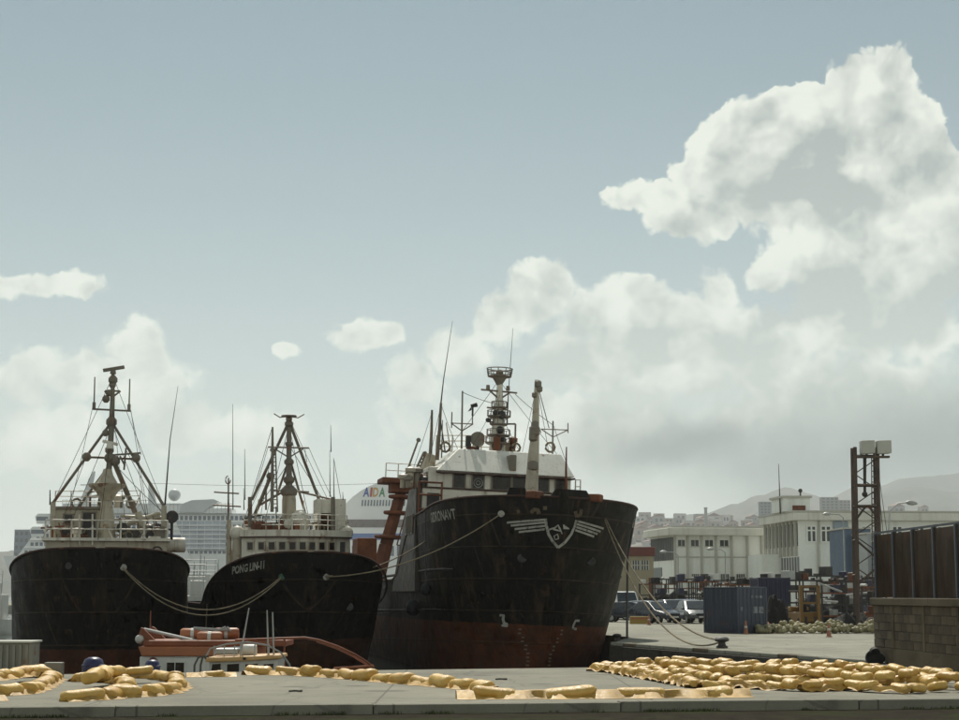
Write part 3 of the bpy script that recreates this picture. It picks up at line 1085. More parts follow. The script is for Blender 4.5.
# notched bulwark head and fairleads
for px, py in ((534, 499.5), (594, 500.5)):
    x_, z_ = S3_xy((px, py + 6))
    q = S3.skin(x_, hb - .16, -.02)
    S3.add(MB().box((q.x, q.y, hb + .05), (.7, .5, .34), Matrix.Rotation(rad(-35 if x_ > 0 else 35), 3, 'Z')), 'fairlead', M_rust, None, 0, .08)
for x0, x1 in ((506, 527), (550, 591)):
    pts = []
    for k in range(9):
        xx = S3_xy((x0 + (x1 - x0) * k / 8, 502))[0]
        pts.append((xx, hb))
    mb = MB()
    top, bot = [], []
    for xx, _ in pts:
        q = Vector((xx, S3.hy(xx, hb - .05), hb))
        bot.append(q)
    for k, q in enumerate(bot):
        top.append(q + Vector((0, -.03, .34 if 0 < k < 8 else .0)))
    n = len(bot)
    mb.add(bot + top + [q + Vector((0, .12, 0)) for q in bot] + [q + Vector((0, .12, 0)) for q in top],
           [(i, i + 1, n + i + 1, n + i) for i in range(n - 1)] + [(2 * n + i, 3 * n + i, 3 * n + i + 1, 2 * n + i + 1) for i in range(n - 1)] +
           [(n + i, n + i + 1, 3 * n + i + 1, 3 * n + i) for i in range(n - 1)])
    S3.add(mb, 'bulwark_breakwater', M_hull3)
# rubbing strakes
for side in (-1, 1):
    for zc, y0, y1 in ((4.15, 4.5, 40), (2.35, 6, 40)):
        pts = [(side * (S3.hw(y0 + (y1 - y0) * k / 30, zc) + .03), y0 + (y1 - y0) * k / 30, zc + .25 * (1 - k / 30) ** 2) for k in range(31)]
        S3.add(MB().path(pts, .07, 6), 'rubbing_strake', M_dark if zc > 3 else M_hull3, None, 50)
# hawse pipe rims and rust below
for x_, z_ in ((-1.45, 4.9), (1.55, 4.9)):
    q = S3.skin(x_, z_, .02)
    S3.add(MB().lathe([(.18, -.1), (.22, 0), (.18, .05), (.1, .03)], q, 14, Matrix.Rotation(rad(75), 3, 'X')), 'hawse_pipe', M_dark, None, 40)

# masts on ship 3
tm = WB + 3.0
def col3(name, pts, t, r, mat=M_mast, n=10):
    return S3.pole(pts, t, r, name, mat, n)
mast = col3('radar_mast', [(497, 452), (498, 428), (499, 408), (500, 378)], tm, [.55, .42, .30, .16], M_white)
lat = MB()
for k, (y0_, hw_) in enumerate(((444, 13), (436, 12), (425, 9), (417, 12), (408, 8))):
    c = S3.lp(498 + k * .3, y0_, tm)
    lat.lathe([(hw_ / 20 * .8, -.05), (hw_ / 20, 0), (hw_ / 20, .06)], c, 10)
    n = 10
    rr = hw_ / 20
    for q in range(n):
        t_ = q * 6.283 / n
        lat.tube(c + Vector((rr * math.cos(t_), rr * math.sin(t_), 0)), c + Vector((rr * math.cos(t_), rr * math.sin(t_), .32)), .02, .02, 4)
    lat.path([c + Vector((rr * math.cos(q * .628), rr * math.sin(q * .628), .32)) for q in range(11)], .02, 4)
S3.add(lat, 'mast_platforms', M_mast)
c = S3.lp(499.5, 377, tm)
nest = MB().lathe([(.12, -.45), (.36, -.06), (.62, .0), (.62, .04), (.1, .04)], c, 14)
for q in range(10):
    t_ = q * .628
    nest.tube(c + Vector((.6 * math.cos(t_), .6 * math.sin(t_), .02)), c + Vector((.66 * math.cos(t_), .66 * math.sin(t_), .42)), .025, .025, 4)
for zz in (.22, .42):
    nest.path([c + Vector(((.6 + zz * .14) * math.cos(q * .3142), (.6 + zz * .14) * math.sin(q * .3142), zz)) for q in range(21)], .03, 4)
nest.ball(c + Vector((0, 0, .2)), .2, 10, 6)
S3.add(nest, 'crow_nest', M_mast)
yd = MB()
for a_, b_ in (((481, 389.5), (517, 393)), ((489, 390), (499, 399)), ((510, 392.5), (500, 399)), ((487, 407.5), (508, 410)), ((506, 424), (515.5, 424)), ((515.5, 424), (515, 448)), ((486, 421), (497, 423))):
    yd.tube(S3.lp(*a_, tm - .1), S3.lp(*b_, tm - .1), .05, .05, 6)
for px, py in ((488, 387), (508, 388)):
    yd.tube(S3.lp(px, py + 2.5, tm - .1), S3.lp(px, py - 2, tm - .1), .11, .09, 8)
S3.add(yd, 'mast_yards', M_mast)
for px, py, r_ in ((496, 413, .22), (502, 415, .26), (500, 430, .24), (497, 446, .34), (503, 440, .2), (488, 420, .15)):
    S3.add(MB().ball(S3.lp(px, py, tm - .4), r_ * .85, 10, 6), 'mast_lamp', M_dark, None, 50)
col3('whip_antenna', [(507, 425), (508.5, 392), (513, 328)], tm, [.06, .03, .012], M_dark, 5)
# fore mast in front of the wheelhouse
fm_ = 6.6
col3('fore_mast', [(531, 498), (533.5, 455), (535, 436), (537, 380)], fm_, [.42, .34, .26, .13], M_cream, 12)
for px, py, r_ in ((538, 384, .2), (539.5, 389, .17), (534.5, 395, .15), (534.5, 431, .3), (535, 425, .22), (533.5, 437, .26), (533, 466, .3)):
    p = S3.lp(px, py, fm_ - .1)
    r_ *= .85
    S3.add(MB().lathe([(r_ * .6, -r_), (r_, -r_ * .6), (r_, r_ * .6), (r_ * .6, r_)], p, 10), 'mast_fitting', M_mast, None, 40)
st = MB()
for a_, b_ in (((539.5, 392), (549, 428)), ((537.5, 385), (536, 436))):
    st.tube(S3.lp(*a_, fm_), S3.lp(*b_, fm_ + (3 if a_[0] > 538 else 0)), .02, .02, 4)
S3.add(st, 'stays', M_wire)
# forked antenna posts
def fork(pts_pole, arms, t, r=.05, name='antenna_post'):
    mb = MB()
    P = [S3.lp(*q, t) for q in pts_pole]
    for a_, b_ in zip(P[:-1], P[1:]):
        mb.tube(a_, b_, r, r * .8, 6)
    for q0, q1 in arms:
        mb.tube(S3.lp(*q0, t), S3.lp(*q1, t), r * .6, r * .6, 5)
    return S3.add(mb, name, M_mast)
fork([(552.5, 456), (553, 421)], [((541, 429), (553, 437)), ((553, 437), (568, 430)), ((541, 429), (568, 430)), ((568, 423), (568, 433)), ((539, 427), (541, 433))], WB + 2.4)
fork([(461.5, 449), (462.5, 391)], [((451, 423), (462, 431)), ((462, 431), (473, 424)), ((451, 423), (473, 424)), ((452, 412), (451.5, 428)), ((472.5, 406), (472.5, 424))], WB + 2.4, .055)
van = MB()
p = S3.lp(474, 405, WB + 2.4)
van.tube(S3.lp(472.5, 416, WB + 2.4), S3.lp(472.8, 404, WB + 2.4), .05, .05, 6)
van.tube(S3.lp(471, 406, WB + 2.4), S3.lp(477, 404.6, WB + 2.4), .09, .12, 8)
van.prism([(S3.lp(477, 404, WB).x, S3.lp(477, 406.5, WB).z), (S3.lp(480.5, 404, WB).x, S3.lp(480, 405, WB).z), (S3.lp(480.5, 404, WB).x, S3.lp(480.5, 401, WB).z)], WB + 2.35, WB + 2.45)
S3.add(van, 'wind_vane', M_dark)
# radio masts on the left of the roof
col3('radio_mast', [(430, 462), (431.5, 432), (432, 410)], WB + 3.5, [.13, .10, .07], M_mast)
col3('radio_mast', [(437, 460), (439.5, 430), (441, 403)], WB + 3.0, [.14, .11, .08], M_mast)
col3('whip_antenna', [(441, 403), (443.5, 380), (452.5, 321)], WB + 3.0, [.05, .035, .012], M_dark, 5)
col3('whip_antenna', [(441.5, 458), (442.5, 420)], WB + 2.6, [.05, .03], M_mast, 5)
col3('antenna_post', [(566.5, 500), (566, 470), (566.5, 447)], WB - .6, [.09, .07, .04], M_rust, 6)
# searchlight
p = S3.lp(478, 440, WB + 1.5)
sl = MB().lathe([(.12, -.3), (.30, -.22), (.36, .1), (.38, .18), (.33, .18), (.02, .1)], p, 16, Matrix.Rotation(rad(70), 3, 'X') @ Matrix.Rotation(rad(-20), 3, 'Y'))
S3.add(sl, 'searchlight', M_mast, None, 40)
S3.add(MB().tube(p + Vector((0, 0, -.3)), p + Vector((0, 0, -.8)), .06, .08).box(p + Vector((-.5, 0, -.1)), (.22, .3, .55)), 'searchlight_stand', M_dark)
# roof railing, left side
S3.rail([S3.lp(436, 452, WB + 3.4), S3.lp(468, 452, WB + 3.4), S3.lp(494, 453, WB + 3.4)], 0, .85, .035, .9)
S3.rail([S3.lp(575, 500, WB + .5), S3.lp(580, 500, WB + .5)], 0, 1.0, .035, .3)
# left funnel stays and sloping ladder pieces
lg = MB()
for a_, b_, r_ in (((427, 470), (432, 455), .35), ((421, 486), (428, 465), .30)):
    lg.tube(S3.lp(*a_, WB + 3.5), S3.lp(*b_, WB + 3.5), r_, r_ * .8, 8)
S3.add(lg, 'ventilator', M_cream, None, 40)
ld = MB()
for off in (0, 4.5):
    ld.tube(S3.lp(413 + off, 476, WB + 4), S3.lp(424 + off * .5, 452, WB + 4), .06, .06, 5)
for k in range(8):
    a_ = (413 + 11 * k / 7, 476 - 24 * k / 7)
    ld.tube(S3.lp(a_[0], a_[1], WB + 4), S3.lp(a_[0] + 4.5 - 2.2 * k / 7, a_[1], WB + 4), .04, .04, 4)
ld.tube(S3.lp(406, 474, WB + 4.2), S3.lp(418, 441, WB + 4.2), .06, .05, 6)
ld.ball(S3.lp(418.5, 440, WB + 4.2), .12, 8, 5)
S3.add(ld, 'slanting_ladder', M_mast)
# rusty gallows with a railed platform at its head
tg = 26.0
gl = MB()
gp = [S3.lp(376, 586, tg), S3.lp(386, 545, tg), S3.lp(399, 500, tg), S3.lp(404, 480, tg)]
rot = Matrix.Rotation(0, 3, 'Z')
for a_, b_, s0 in zip(gp[:-1], gp[1:], (.44, .38, .33)):
    gl.tube(a_, b_, s0, s0 * .9, 4)
for px, py in ((388, 537), (397, 513), (402, 497)):
    gl.lathe([(.75, -.1), (.8, 0), (.75, .1)], S3.lp(px, py, tg), 8)
S3.add(gl, 'gallows_leg', M_rust, None, 0, .03)
gl2 = MB()
Mx = Matrix.Diagonal(Vector((-1, 1, 1)))
for a_, b_, s0 in zip(gp[:-1], gp[1:], (.44, .38, .33)):
    gl2.tube(Mx @ a_, Mx @ b_, s0, s0 * .9, 4)
S3.add(gl2, 'gallows_leg', M_rust)
pa, pb = S3.lp(380, 478, tg), S3.lp(421, 478, tg)
S3.add(MB().span((pa.x, tg - 1.0, pa.z - .3), (-pa.x, tg + 1.2, pa.z)).span((pa.x + .6, tg - .6, pa.z - .8), (-pa.x - .6, tg + .8, pa.z - .3)), 'gallows_head', M_rust, None, 0, .05)
S3.rail([(pa.x + .2, tg - .9, pa.z), (pa.x + 3.0, tg - .9, pa.z)], 0, .8, .035, .7, 2, 'platform_railing')
cl = MB()
for k in range(9):
    q0 = gp[1].lerp(gp[3], k / 8)
    cl.tube(q0 + Vector((.55, -.5, 0)), q0 + Vector((1.1, -.5, 0)), .035, .035, 4)
for off in (.55, 1.1):
    cl.tube(gp[1] + Vector((off, -.5, 0)), gp[3] + Vector((off, -.5, 0)), .04, .04, 4)
S3.add(cl, 'gallows_ladder', M_rust)

# ================================================================== ship 1, far left
S1 = Ship('fishing_trawler', 'sooty black trawler at the far left with tripod mast and radar bar on top', 100, 548, 70, 12, 0,
          3.86, 44, 1.6, 7.6, 6.2, .62, .52, 4.2, 8.5, M_hull1, .96)
TB1 = 10.5
def P1(px, py, t=TB1):
    return S1.lp(px, py, t)
a, c = P1(45, 548), P1(167, 548)
zd = P1(100, 541).z
S1.add(MB().span((a.x, TB1, 2.5), (c.x, TB1 + 9, zd)), 'deckhouse', M_cream, None, 0, .04)
S1.add(MB().span((a.x - .15, TB1 - .25, zd), (c.x + .15, TB1 + 9, zd + .14)), 'bridge_deck', M_white)
S1.rail([(a.x, TB1 - .15, zd + .14), (P1(97, 540).x, TB1 - .15, zd + .14), (c.x, TB1 - .15, zd + .14)], 0, .82, .045, 1.0, 2)
pr = P1(157, 552)
S1.add(MB().lathe([(.2, -.05), (.2, .02), (.28, .02), (.28, -.05)], (pr.x, TB1 - .02, pr.z), 14, Matrix.Rotation(rad(90), 3, 'X')), 'porthole', M_dark)
# wheelhouse at the left of the deck
h0, h1 = P1(55, 509, TB1 + 2), P1(101, 538, TB1 + 2)
S1.add(MB().span((h0.x, TB1 + 2, zd + .14), (h1.x, TB1 + 6, h0.z)), 'wheelhouse', M_cream, None, 0, .05)
S1.add(MB().span((h0.x - .15, TB1 + 1.85, h0.z), (h1.x + .2, TB1 + 6.1, h0.z + .12)), 'roof', M_mast)
q = P1(68.5, 519, TB1 + 2)
S1.window((q.x, TB1 + 2, q.z), .42, .45)
q = P1(89, 522, TB1 + 2)
S1.window((q.x, TB1 + 2, q.z), .62, .95, M_dark)
S1.rail([(h0.x, TB1 + 2.1, h0.z + .12), (h1.x, TB1 + 2.1, h0.z + .12), P1(140, 506, TB1 + 2.1)], 0, .75, .03, .7, 3)
fr = MB()
for px in (79.5, 92.5):
    fr.tube(P1(px, 545, TB1 - .1), P1(px, 514, TB1 - .1), .05, .05, 6)
S1.add(fr, 'ladder_post', M_white)
# centre mast: flared column, pole, tripod legs
tc = TB1 + 1.2
S1.pole([(108, 541), (107, 515), (106.5, 500)], tc, [.50, .42, .34], 'mast_column', M_cream, 14)
c_ = P1(107, 490, tc)
S1.add(MB().lathe([(.33, -.5), (.36, -.35), (.55, -.05), (.85, .15), (.9, .28), (.5, .32), (.28, .7), (.2, 1.0)], c_, 16), 'flared_mast_head', M_cream, None, 50)
S1.pole([(108, 481), (110, 455), (111.5, 425), (112.5, 400), (113, 372)], tc, [.20, .18, .19, .15, .11], 'mast_pole', M_mast, 10)
tl_ = MB()
for a_, b_, r_ in (((53, 503), (110, 424), .075), ((164, 506), (113, 424), .075), ((75, 512), (108, 467), .065), ((135, 512), (114, 462), .13)):
    tl_.tube(P1(*a_, tc + (.5 if a_[0] in (53, 164) else 1.5)), P1(*b_, tc), r_, r_ * .9, 8)
tl_.tube(P1(86.5, 457, tc + .2), P1(138, 459, tc + .2), .06, .06, 8)
S1.add(tl_, 'tripod_legs', M_mast, None, 40)
for px, py, r_ in ((111.5, 422, .32), (86.5, 457, .26), (136, 458, .26), (109.5, 458, .3), (109.5, 450, .26), (113, 380, .27), (112.5, 385, .2), (109, 393, .2), (106, 399, .22), (105.5, 433, .2), (115, 461, .3)):
    r_ *= .8
    S1.add(MB().lathe([(r_ * .5, -r_), (r_, -r_ * .4), (r_, r_ * .4), (r_ * .5, r_)], P1(px, py, tc), 10), 'mast_fitting', M_mast, None, 40)
yd = MB()
for a_, b_ in (((92, 409), (131, 411)), ((104.5, 391), (110, 396)), ((120.5, 391), (114, 396)), ((105, 391), (120, 391)), ((113, 455), (141, 453)), ((126, 448), (124, 470)), ((120, 456), (125, 466))):
    yd.tube(P1(*a_, tc), P1(*b_, tc), .05, .05, 6)
for px, y0_, y1_ in ((94, 408, 377), (129, 410, 379)):
    yd.tube(P1(px, y0_, tc), P1(px + .8, y1_, tc), .04, .03, 5)
    yd.box(P1(px, y0_ - 2.5, tc), (.16, .16, .3))
S1.add(yd, 'mast_yards', M_mast)
rd_ = MB()
a_, b_ = P1(103, 370.5, tc), P1(124.5, 367, tc)
d_ = (b_ - a_)
rd_.box((a_ + b_) / 2, (d_.length, .16, .17), Matrix.Rotation(-math.atan2(d_.z, d_.x), 3, 'Y'))
rd_.tube(P1(113, 374, tc), P1(113.3, 370, tc), .16, .12, 10)
S1.add(rd_, 'radar_scanner', M_mast, None, 0, .03)
rd_ = MB()
a_, b_ = P1(102.5, 441, tc - .4), P1(118, 444.5, tc - .4)
d_ = (b_ - a_)
rd_.box((a_ + b_) / 2, (d_.length, .14, .14), Matrix.Rotation(-math.atan2(d_.z, d_.x), 3, 'Y'))
rd_.tube(P1(110, 449, tc - .4), P1(110, 443, tc - .4), .2, .14, 10)
S1.add(rd_, 'radar_scanner', M_white, None, 0, .03)
# king posts at both sides
S1.pole([(53, 552), (53, 502)], TB1 + .5, [.20, .16], 'king_post', M_cream, 10)
S1.pole([(163.5, 552), (164, 506)], TB1 + .5, [.20, .16], 'king_post', M_cream, 10)
S1.pole([(50, 505), (50, 490)], TB1 + .5, [.05, .03], 'whip_antenna', M_dark, 5)
S1.pole([(165, 505), (170, 440), (178, 386)], TB1 + .5, [.06, .03, .012], 'whip_antenna', M_dark, 5)
# derrick boom and winch on the right
bm_ = MB()
bm_.tube(P1(116, 528, TB1 + 1), P1(160, 513, TB1 + 1), .13, .10, 8)
bm_.tube(P1(138, 512, TB1 + 1), P1(146, 536, TB1 + 1), .16, .16, 8)
bm_.tube(P1(120, 516, TB1 + 1), P1(165, 518, TB1 + 1), .07, .07, 8)
S1.add(bm_, 'derrick_boom', M_cream, None, 40)
for px, py, r_ in ((172, 517, .30), (122, 528, .26), (133, 534, .3), (150, 536, .22), (158, 528, .2)):
    p = P1(px, py, TB1 + .8)
    wn = MB().lathe([(r_, -.25), (r_, -.2), (r_ * .55, -.2), (r_ * .55, .2), (r_, .2), (r_, .25)], p, 14, Matrix.Rotation(rad(90), 3, 'X'))
    wn.tube(p, Vector((p.x, p.y, zd + .1)), .07, .07, 6)
    S1.add(wn, 'winch_drum', M_dark, None, 30)
rl = MB()
for px in range(102, 166, 9):
    rl.tube(P1(px, 540, TB1 + 1.6), P1(px, 518, TB1 + 1.6), .05, .05, 6)
for py in (519, 524, 530):
    rl.tube(P1(101, py, TB1 + 1.6), P1(166, py + .6, TB1 + 1.6), .035, .035, 5)
S1.add(rl, 'deck_pipework', M_mast)
# life-raft drum at the right and fairlead eyes
S1.add(MB().lathe([(.30, -.55), (.36, -.5), (.36, .5), (.30, .55)], P1(174, 545, TB1 + 1.5), 14, Matrix.Rotation(rad(90), 3, 'Y')), 'life_raft_drum', M_white, None, 40)
def fairlead(S, px, py, mat):
    lo = None
    for k in range(200):
        q = S.lp(px, py, -.3 + k * .05)
        if S.hw(q.y, q.z) > abs(q.x):
            lo = q
            break
    mb = MB().lathe([(.07, -.05), (.14, -.05), (.14, .05), (.07, .05)], lo + Vector((0, -.04, 0)), 12, Matrix.Rotation(rad(90), 3, 'X'))
    S.add(mb, 'fairlead', mat, None, 40)
    return lo
F1 = fairlead(S1, 123.5, 567.5, M_let)
fairlead(S1, 68.5, 566, M_dark)
S1.pole([(186.5, 574), (187, 612)], 7.2, .06, 'hanging_fender_line', M_rope, 6)

# ================================================================== ship 2, in the middle
S2 = Ship('fishing_trawler', 'black trawler with curved nine-window bridge and white name lettering on its bow', 311, 552, 72, 12, 0,
          4.10, 44, 2.2, 9.0, 6.4, .76, .60, 3.0, 8.5, M_hull2, .92)
TB2 = 9.5
def P2(px, py, t=TB2):
    return S2.lp(px, py, t)
a, c = P2(243, 556), P2(352, 556)
cx2 = (a.x + c.x) / 2
zw0, zw1 = 1.9, P2(298, 537).z
def arc(x, bow=1.1, half=(c.x - a.x) / 2):
    return TB2 + bow * ((x - cx2) / half) ** 2
n = 18
xs2 = [a.x + (c.x - a.x) * i / n for i in range(n + 1)]
mb = MB()
poly = [(x, arc(x)) for x in xs2] + [(c.x, TB2 + 6), (a.x, TB2 + 6)]
mb.prism(poly, zw0, zw1, 'z')
S2.add(mb, 'wheelhouse', M_white)
poly = [(cx2 + (x - cx2) * 1.04, arc(x) - .22) for x in xs2] + [(c.x + .2, TB2 + 6.2), (a.x - .2, TB2 + 6.2)]
S2.add(MB().prism(poly, zw1, zw1 + .34, 'z'), 'roof_visor', M_white)
S2.add(MB().path([(cx2 + (x - cx2) * 1.04, arc(x) - .23, zw1) for x in xs2], .035, 5), 'visor_lip', M_redrail)
wz2 = P2(298, 546).z
for px in (252, 262.5, 272.5, 282.5, 292.5, 302.5, 312, 322, 332.5):
    q = P2(px, 546)
    ang_ = math.atan(2.2 * (q.x - cx2) / ((c.x - a.x) / 2) ** 2)
    R = Matrix.Rotation(ang_, 3, 'Z')
    base = Vector((q.x, arc(q.x), wz2))
    wn = S2.add(MB().box(base + R @ Vector((0, -.015, 0)), (.31, .04, .40), R), 'window', M_glass)
    f = MB()
    for dx, dz, sx, sz in ((0, .2, .40, .05), (0, -.2, .40, .05), (.17, 0, .05, .36), (-.17, 0, .05, .36)):
        f.box(base + R @ Vector((dx, -.03, dz)), (sx, .06, sz), R)
    f.build('window_frame', M_cream, wn)
dr = P2(344, 551)
S2.add(MB().box((dr.x, arc(dr.x) - .03, dr.z), (.3, .08, .9)), 'side_door', M_dark)
# bridge roof clutter
zr = zw1 + .34
S2.rail([(a.x + .1, arc(a.x) + .1, zr), (cx2 - 1.5, TB2 + .4, zr), (cx2 + 1.0, TB2 + .4, zr)], 0, .75, .03, .6, 3)
S2.rail([(cx2 + 1.0, TB2 + .4, zr), (c.x - .1, arc(c.x) + .1, zr)], 0, .75, .03, .6, 3)
cl = MB()
random.seed(5)
for k in range(26):
    px = random.uniform(250, 300)
    p = P2(px, 531, TB2 + random.uniform(.6, 2.5))
    s_ = random.uniform(.15, .4)
    cl.box((p.x, p.y, zr + s_ / 2), (s_, s_, s_ * random.uniform(.6, 1.6)), Matrix.Rotation(random.random() * 3, 3, 'Z'))
S2.add(cl, 'roof_gear', M_rust, None, 0, .03)
S2.add(MB().ball(P2(289, 524, TB2 + .8), .26, 14, 8), 'radar_dome', M_white, None, 60)
S2.add(MB().ball(P2(300, 522, TB2 + 1.6), .5, 14, 8, (1, 1, 1.2)), 'radar_dome', M_white, None, 60)
p0, p1 = P2(317, 534, TB2 + 1.6), P2(346, 499, TB2 + 1.6)
S2.add(MB().span((p0.x, TB2 + 1.6, zr), (P2(321, 500, TB2 + 1.6).x, TB2 + 3.4, p1.z)).span((P2(331.5, 500, TB2 + 1.6).x, TB2 + 1.6, zr), (p1.x, TB2 + 3.4, p1.z)).
       span((p0.x, TB2 + 1.7, P2(317, 513, TB2 + 1.6).z), (p1.x, TB2 + 3.3, p1.z - .02)), 'roof_locker', M_white)
S2.add(MB().span((P2(321, 500, TB2 + 1.6).x, TB2 + 2.6, zr), (P2(331.5, 500, TB2 + 1.6).x, TB2 + 2.8, P2(317, 513, TB2 + 1.6).z)), 'locker_opening', M_dark)
for k in range(3):
    py = 517 + k * 5
    q0, q1 = P2(321, py, TB2 + 1.9), P2(331.5, py, TB2 + 1.9)
    S2.add(MB().span((q0.x, TB2 + 1.8, q0.z - .04), (q1.x, TB2 + 2.2, q0.z + .04)), 'shelf', M_rust)
for px in (237, 346):
    p = P2(px, 533, TB2 + 1.3)
    S2.add(MB().ball(p, .36, 16, 10).lathe([(.12, -1.2), (.15, -.3)], p, 10), 'satellite_dome', M_white, None, 60)
    S2.add(MB().tube(Vector((p.x, p.y, 3)), p - Vector((0, 0, .3)), .28, .2, 10), 'dome_pedestal', M_cream, None, 40)
# tripod mast
tc2 = TB2 + 2.2
S2.pole([(289, 532), (289, 500), (289, 488)], tc2, [.46, .44, .34], 'mast_column', M_cream, 14)
S2.pole([(289, 488), (289, 460), (289, 424), (289, 418)], tc2, [.22, .17, .15, .22], 'mast_pole', M_mast, 10)
for px, py, r_ in ((289, 424, .27), (289, 444, .24), (289, 462, .3), (289, 480, .34), (289, 492, .5), (270.5, 476, .26), (272.5, 450, .16)):
    r_ *= .8
    S2.add(MB().lathe([(r_ * .5, -r_ * .8), (r_, -r_ * .3), (r_, r_ * .3), (r_ * .5, r_ * .8)], P2(px, py, tc2), 10), 'mast_fitting', M_mast, None, 40)
hd = MB().lathe([(.15, 0), (.38, .04), (.38, .1), (.1, .1)], P2(289, 417.5, tc2), 12)
for dx in (-.75, .75):
    hd.path([P2(289, 418, tc2) + Vector((0, 0, .08)), P2(289, 418, tc2) + Vector((dx * .6, 0, .02)), P2(289, 418, tc2) + Vector((dx, 0, .2))], .03, 5)
S2.add(hd, 'mast_head', M_mast)
tl_ = MB()
for a_, b_, r_, dt in (((252, 500), (287.5, 425), .075, .6), ((321, 505), (290.5, 425), .075, .6), ((277, 495), (288, 463), .06, 1), ((306, 516), (291, 463), .06, 1),
                       ((255, 514), (270, 478), .09, .4), ((268, 447), (309, 448), .045, 0), ((275, 449), (288, 457), .035, 0), ((303, 449), (290, 457), .035, 0),
                       ((260, 505), (286, 490), .06, .3), ((292, 490), (334, 500), .05, .3), ((270, 490), (309, 492), .05, 0), ((266, 510), (266, 490), .05, 0)):
    tl_.tube(P2(*a_, tc2 + dt), P2(*b_, tc2), r_, r_, 7)
S2.add(tl_, 'tripod_legs', M_mast, None, 40)
S2.pole([(272, 512), (272.5, 450), (272.5, 427)], tc2 - .6, [.11, .09, .06], 'aerial_mast', M_mast, 8)
S2.pole([(277.5, 512), (275.5, 450)], tc2 - .6, [.05, .05], 'aerial_stay', M_mast, 5)
rg = MB()
for k in range(14):
    py = 508 - k * 4.2
    rg.tube(P2(272, py, tc2 - .6), P2(277.4 - k * .13, py, tc2 - .6), .025, .025, 4)
S2.add(rg, 'mast_rungs', M_mast)
for px in (250, 333):
    S2.pole([(px, 533), (px, 497)], TB2 + 1, [.15, .13], 'king_post', M_mast, 8)
for px, ya, yb in ((244, 510, 488), (245, 500, 449), (233, 510, 404), (330, 497, 450), (334, 497, 458), (331, 452, 425), (343, 500, 492)):
    S2.pole([(px, ya), (px - .3, yb)], TB2 + 1, [.035, .012], 'whip_antenna', M_dark, 5)
# ladder-like aerial at the left side
ya_ = MB()
ya_.tube(P2(228, 560, TB2 + 2), P2(228.5, 478, TB2 + 2), .07, .04, 6)
for y0_, x0_, x1_ in ((492, 214, 239), (505, 213, 241)):
    ya_.tube(P2(x0_, y0_, TB2 + 2), P2(x1_, y0_ + 1.5, TB2 + 2), .045, .045, 5)
ya_.path([P2(228 + 2.5 * math.cos(k * .6), 480 + 4 * math.sin(k * .6), TB2 + 2) for k in range(9)], .03, 5)
S2.add(ya_, 'yard_mast', M_mast)
S2.pole([(229, 570), (229, 520)], TB2 + 1.6, [.2, .14], 'king_post', M_cream, 10)
# brown winch house aft, on the right
q0, q1 = P2(357, 590, TB2 + 9), P2(377, 538, TB2 + 9)
S2.add(MB().span((q0.x, TB2 + 9, 2.5), (q1.x, TB2 + 11, q1.z)), 'winch_house', M_rust, None, 0, .05)
# name in white letters following the sheer
def S_xy(S, px, py):
    for k in range(400):
        q = S.lp(px, py, -.4 + k * .03)
        if S.hw(q.y, q.z) > abs(q.x):
            return q.x, q.z
    return q.x, q.z
xa, za = S_xy(S2, 232.5, 574)
xb, zb_ = S_xy(S2, 264.5, 568)
vs_, fs_ = text_flat('PONG LIN-11', .50, .02)
wt_ = max(v[0] for v in vs_)
def pl2(x, y):
    k = x / wt_
    return S2.skin(xa + (xb - xa) * k, za + (zb_ - za) * k + y * .9, .03)
MB().add([pl2(*v) for v in vs_], fs_).build('name_letters', M_let, S2.root)
F2a = fairlead(S2, 281.5, 577, weathered('green_paint', (.03, .09, .05), .6, .3))
F2b = fairlead(S2, 326, 577, M_let)
for px in (207, 214):
    S2.pole([(px, 604), (px - 1.5, 640)], 6.4, .05, 'hanging_fender_line', M_rope, 6)
# rounded lighter stain is part of the paint; anchor pocket
q = S2.skin(1.9, 2.9, .02)
S2.add(MB().lathe([(.16, -.1), (.2, 0), (.16, .04)], q, 12, Matrix.Rotation(rad(75), 3, 'X')), 'hawse_pipe', M_dark, None, 40)

# stays, halyards and deck clutter on the three trawlers
def stays(S, lines, t, r=.014):
    for k, ((xa, ya), (xb, yb)) in enumerate(lines):
        dt = (-1.5, 1.8, .4, -.6)[k % 4]
        S.add(MB().path(rope_pts(S.lp(xa, ya, t), S.lp(xb, yb, t + dt), .06, 6), r, 4), 'stay', M_wire)
stays(S1, [((113, 376), (53, 503)), ((113, 376), (164, 506)), ((112, 424), (60, 548)), ((112, 424), (158, 548)), ((92, 410), (70, 508)), ((131, 411), (148, 515)), ((131, 412), (141, 455)),
           ((126, 450), (166, 520)), ((110, 440), (98, 540)), ((137, 458), (150, 540)), ((86, 457), (62, 520)), ((120, 470), (163, 512)), ((112, 400), (128, 545))], tc)
stays(S2, [((289, 418), (246, 520)), ((289, 418), (338, 520)), ((289, 425), (262, 532)), ((289, 425), (312, 532)), ((268, 447), (252, 500)), ((309, 448), (333, 500)), ((272, 428), (232, 560)),
           ((289, 445), (345, 533)), ((272, 450), (258, 530)), ((334, 460), (345, 520)), ((289, 462), (240, 532)), ((305, 449), (307, 462))], tc2)
stays(S3, [((499, 380), (446, 452)), ((499, 380), (560, 458)), ((537, 384), (557, 498)), ((537, 384), (512, 498)), ((500, 395), (470, 450)), ((441, 404), (424, 486)), ((441, 404), (458, 450)), ((515, 394), (553, 425)),
           ((432, 412), (410, 478)), ((553, 424), (573, 480)), ((498, 408), (520, 452)), ((462, 392), (500, 405))], WB + 2.0)
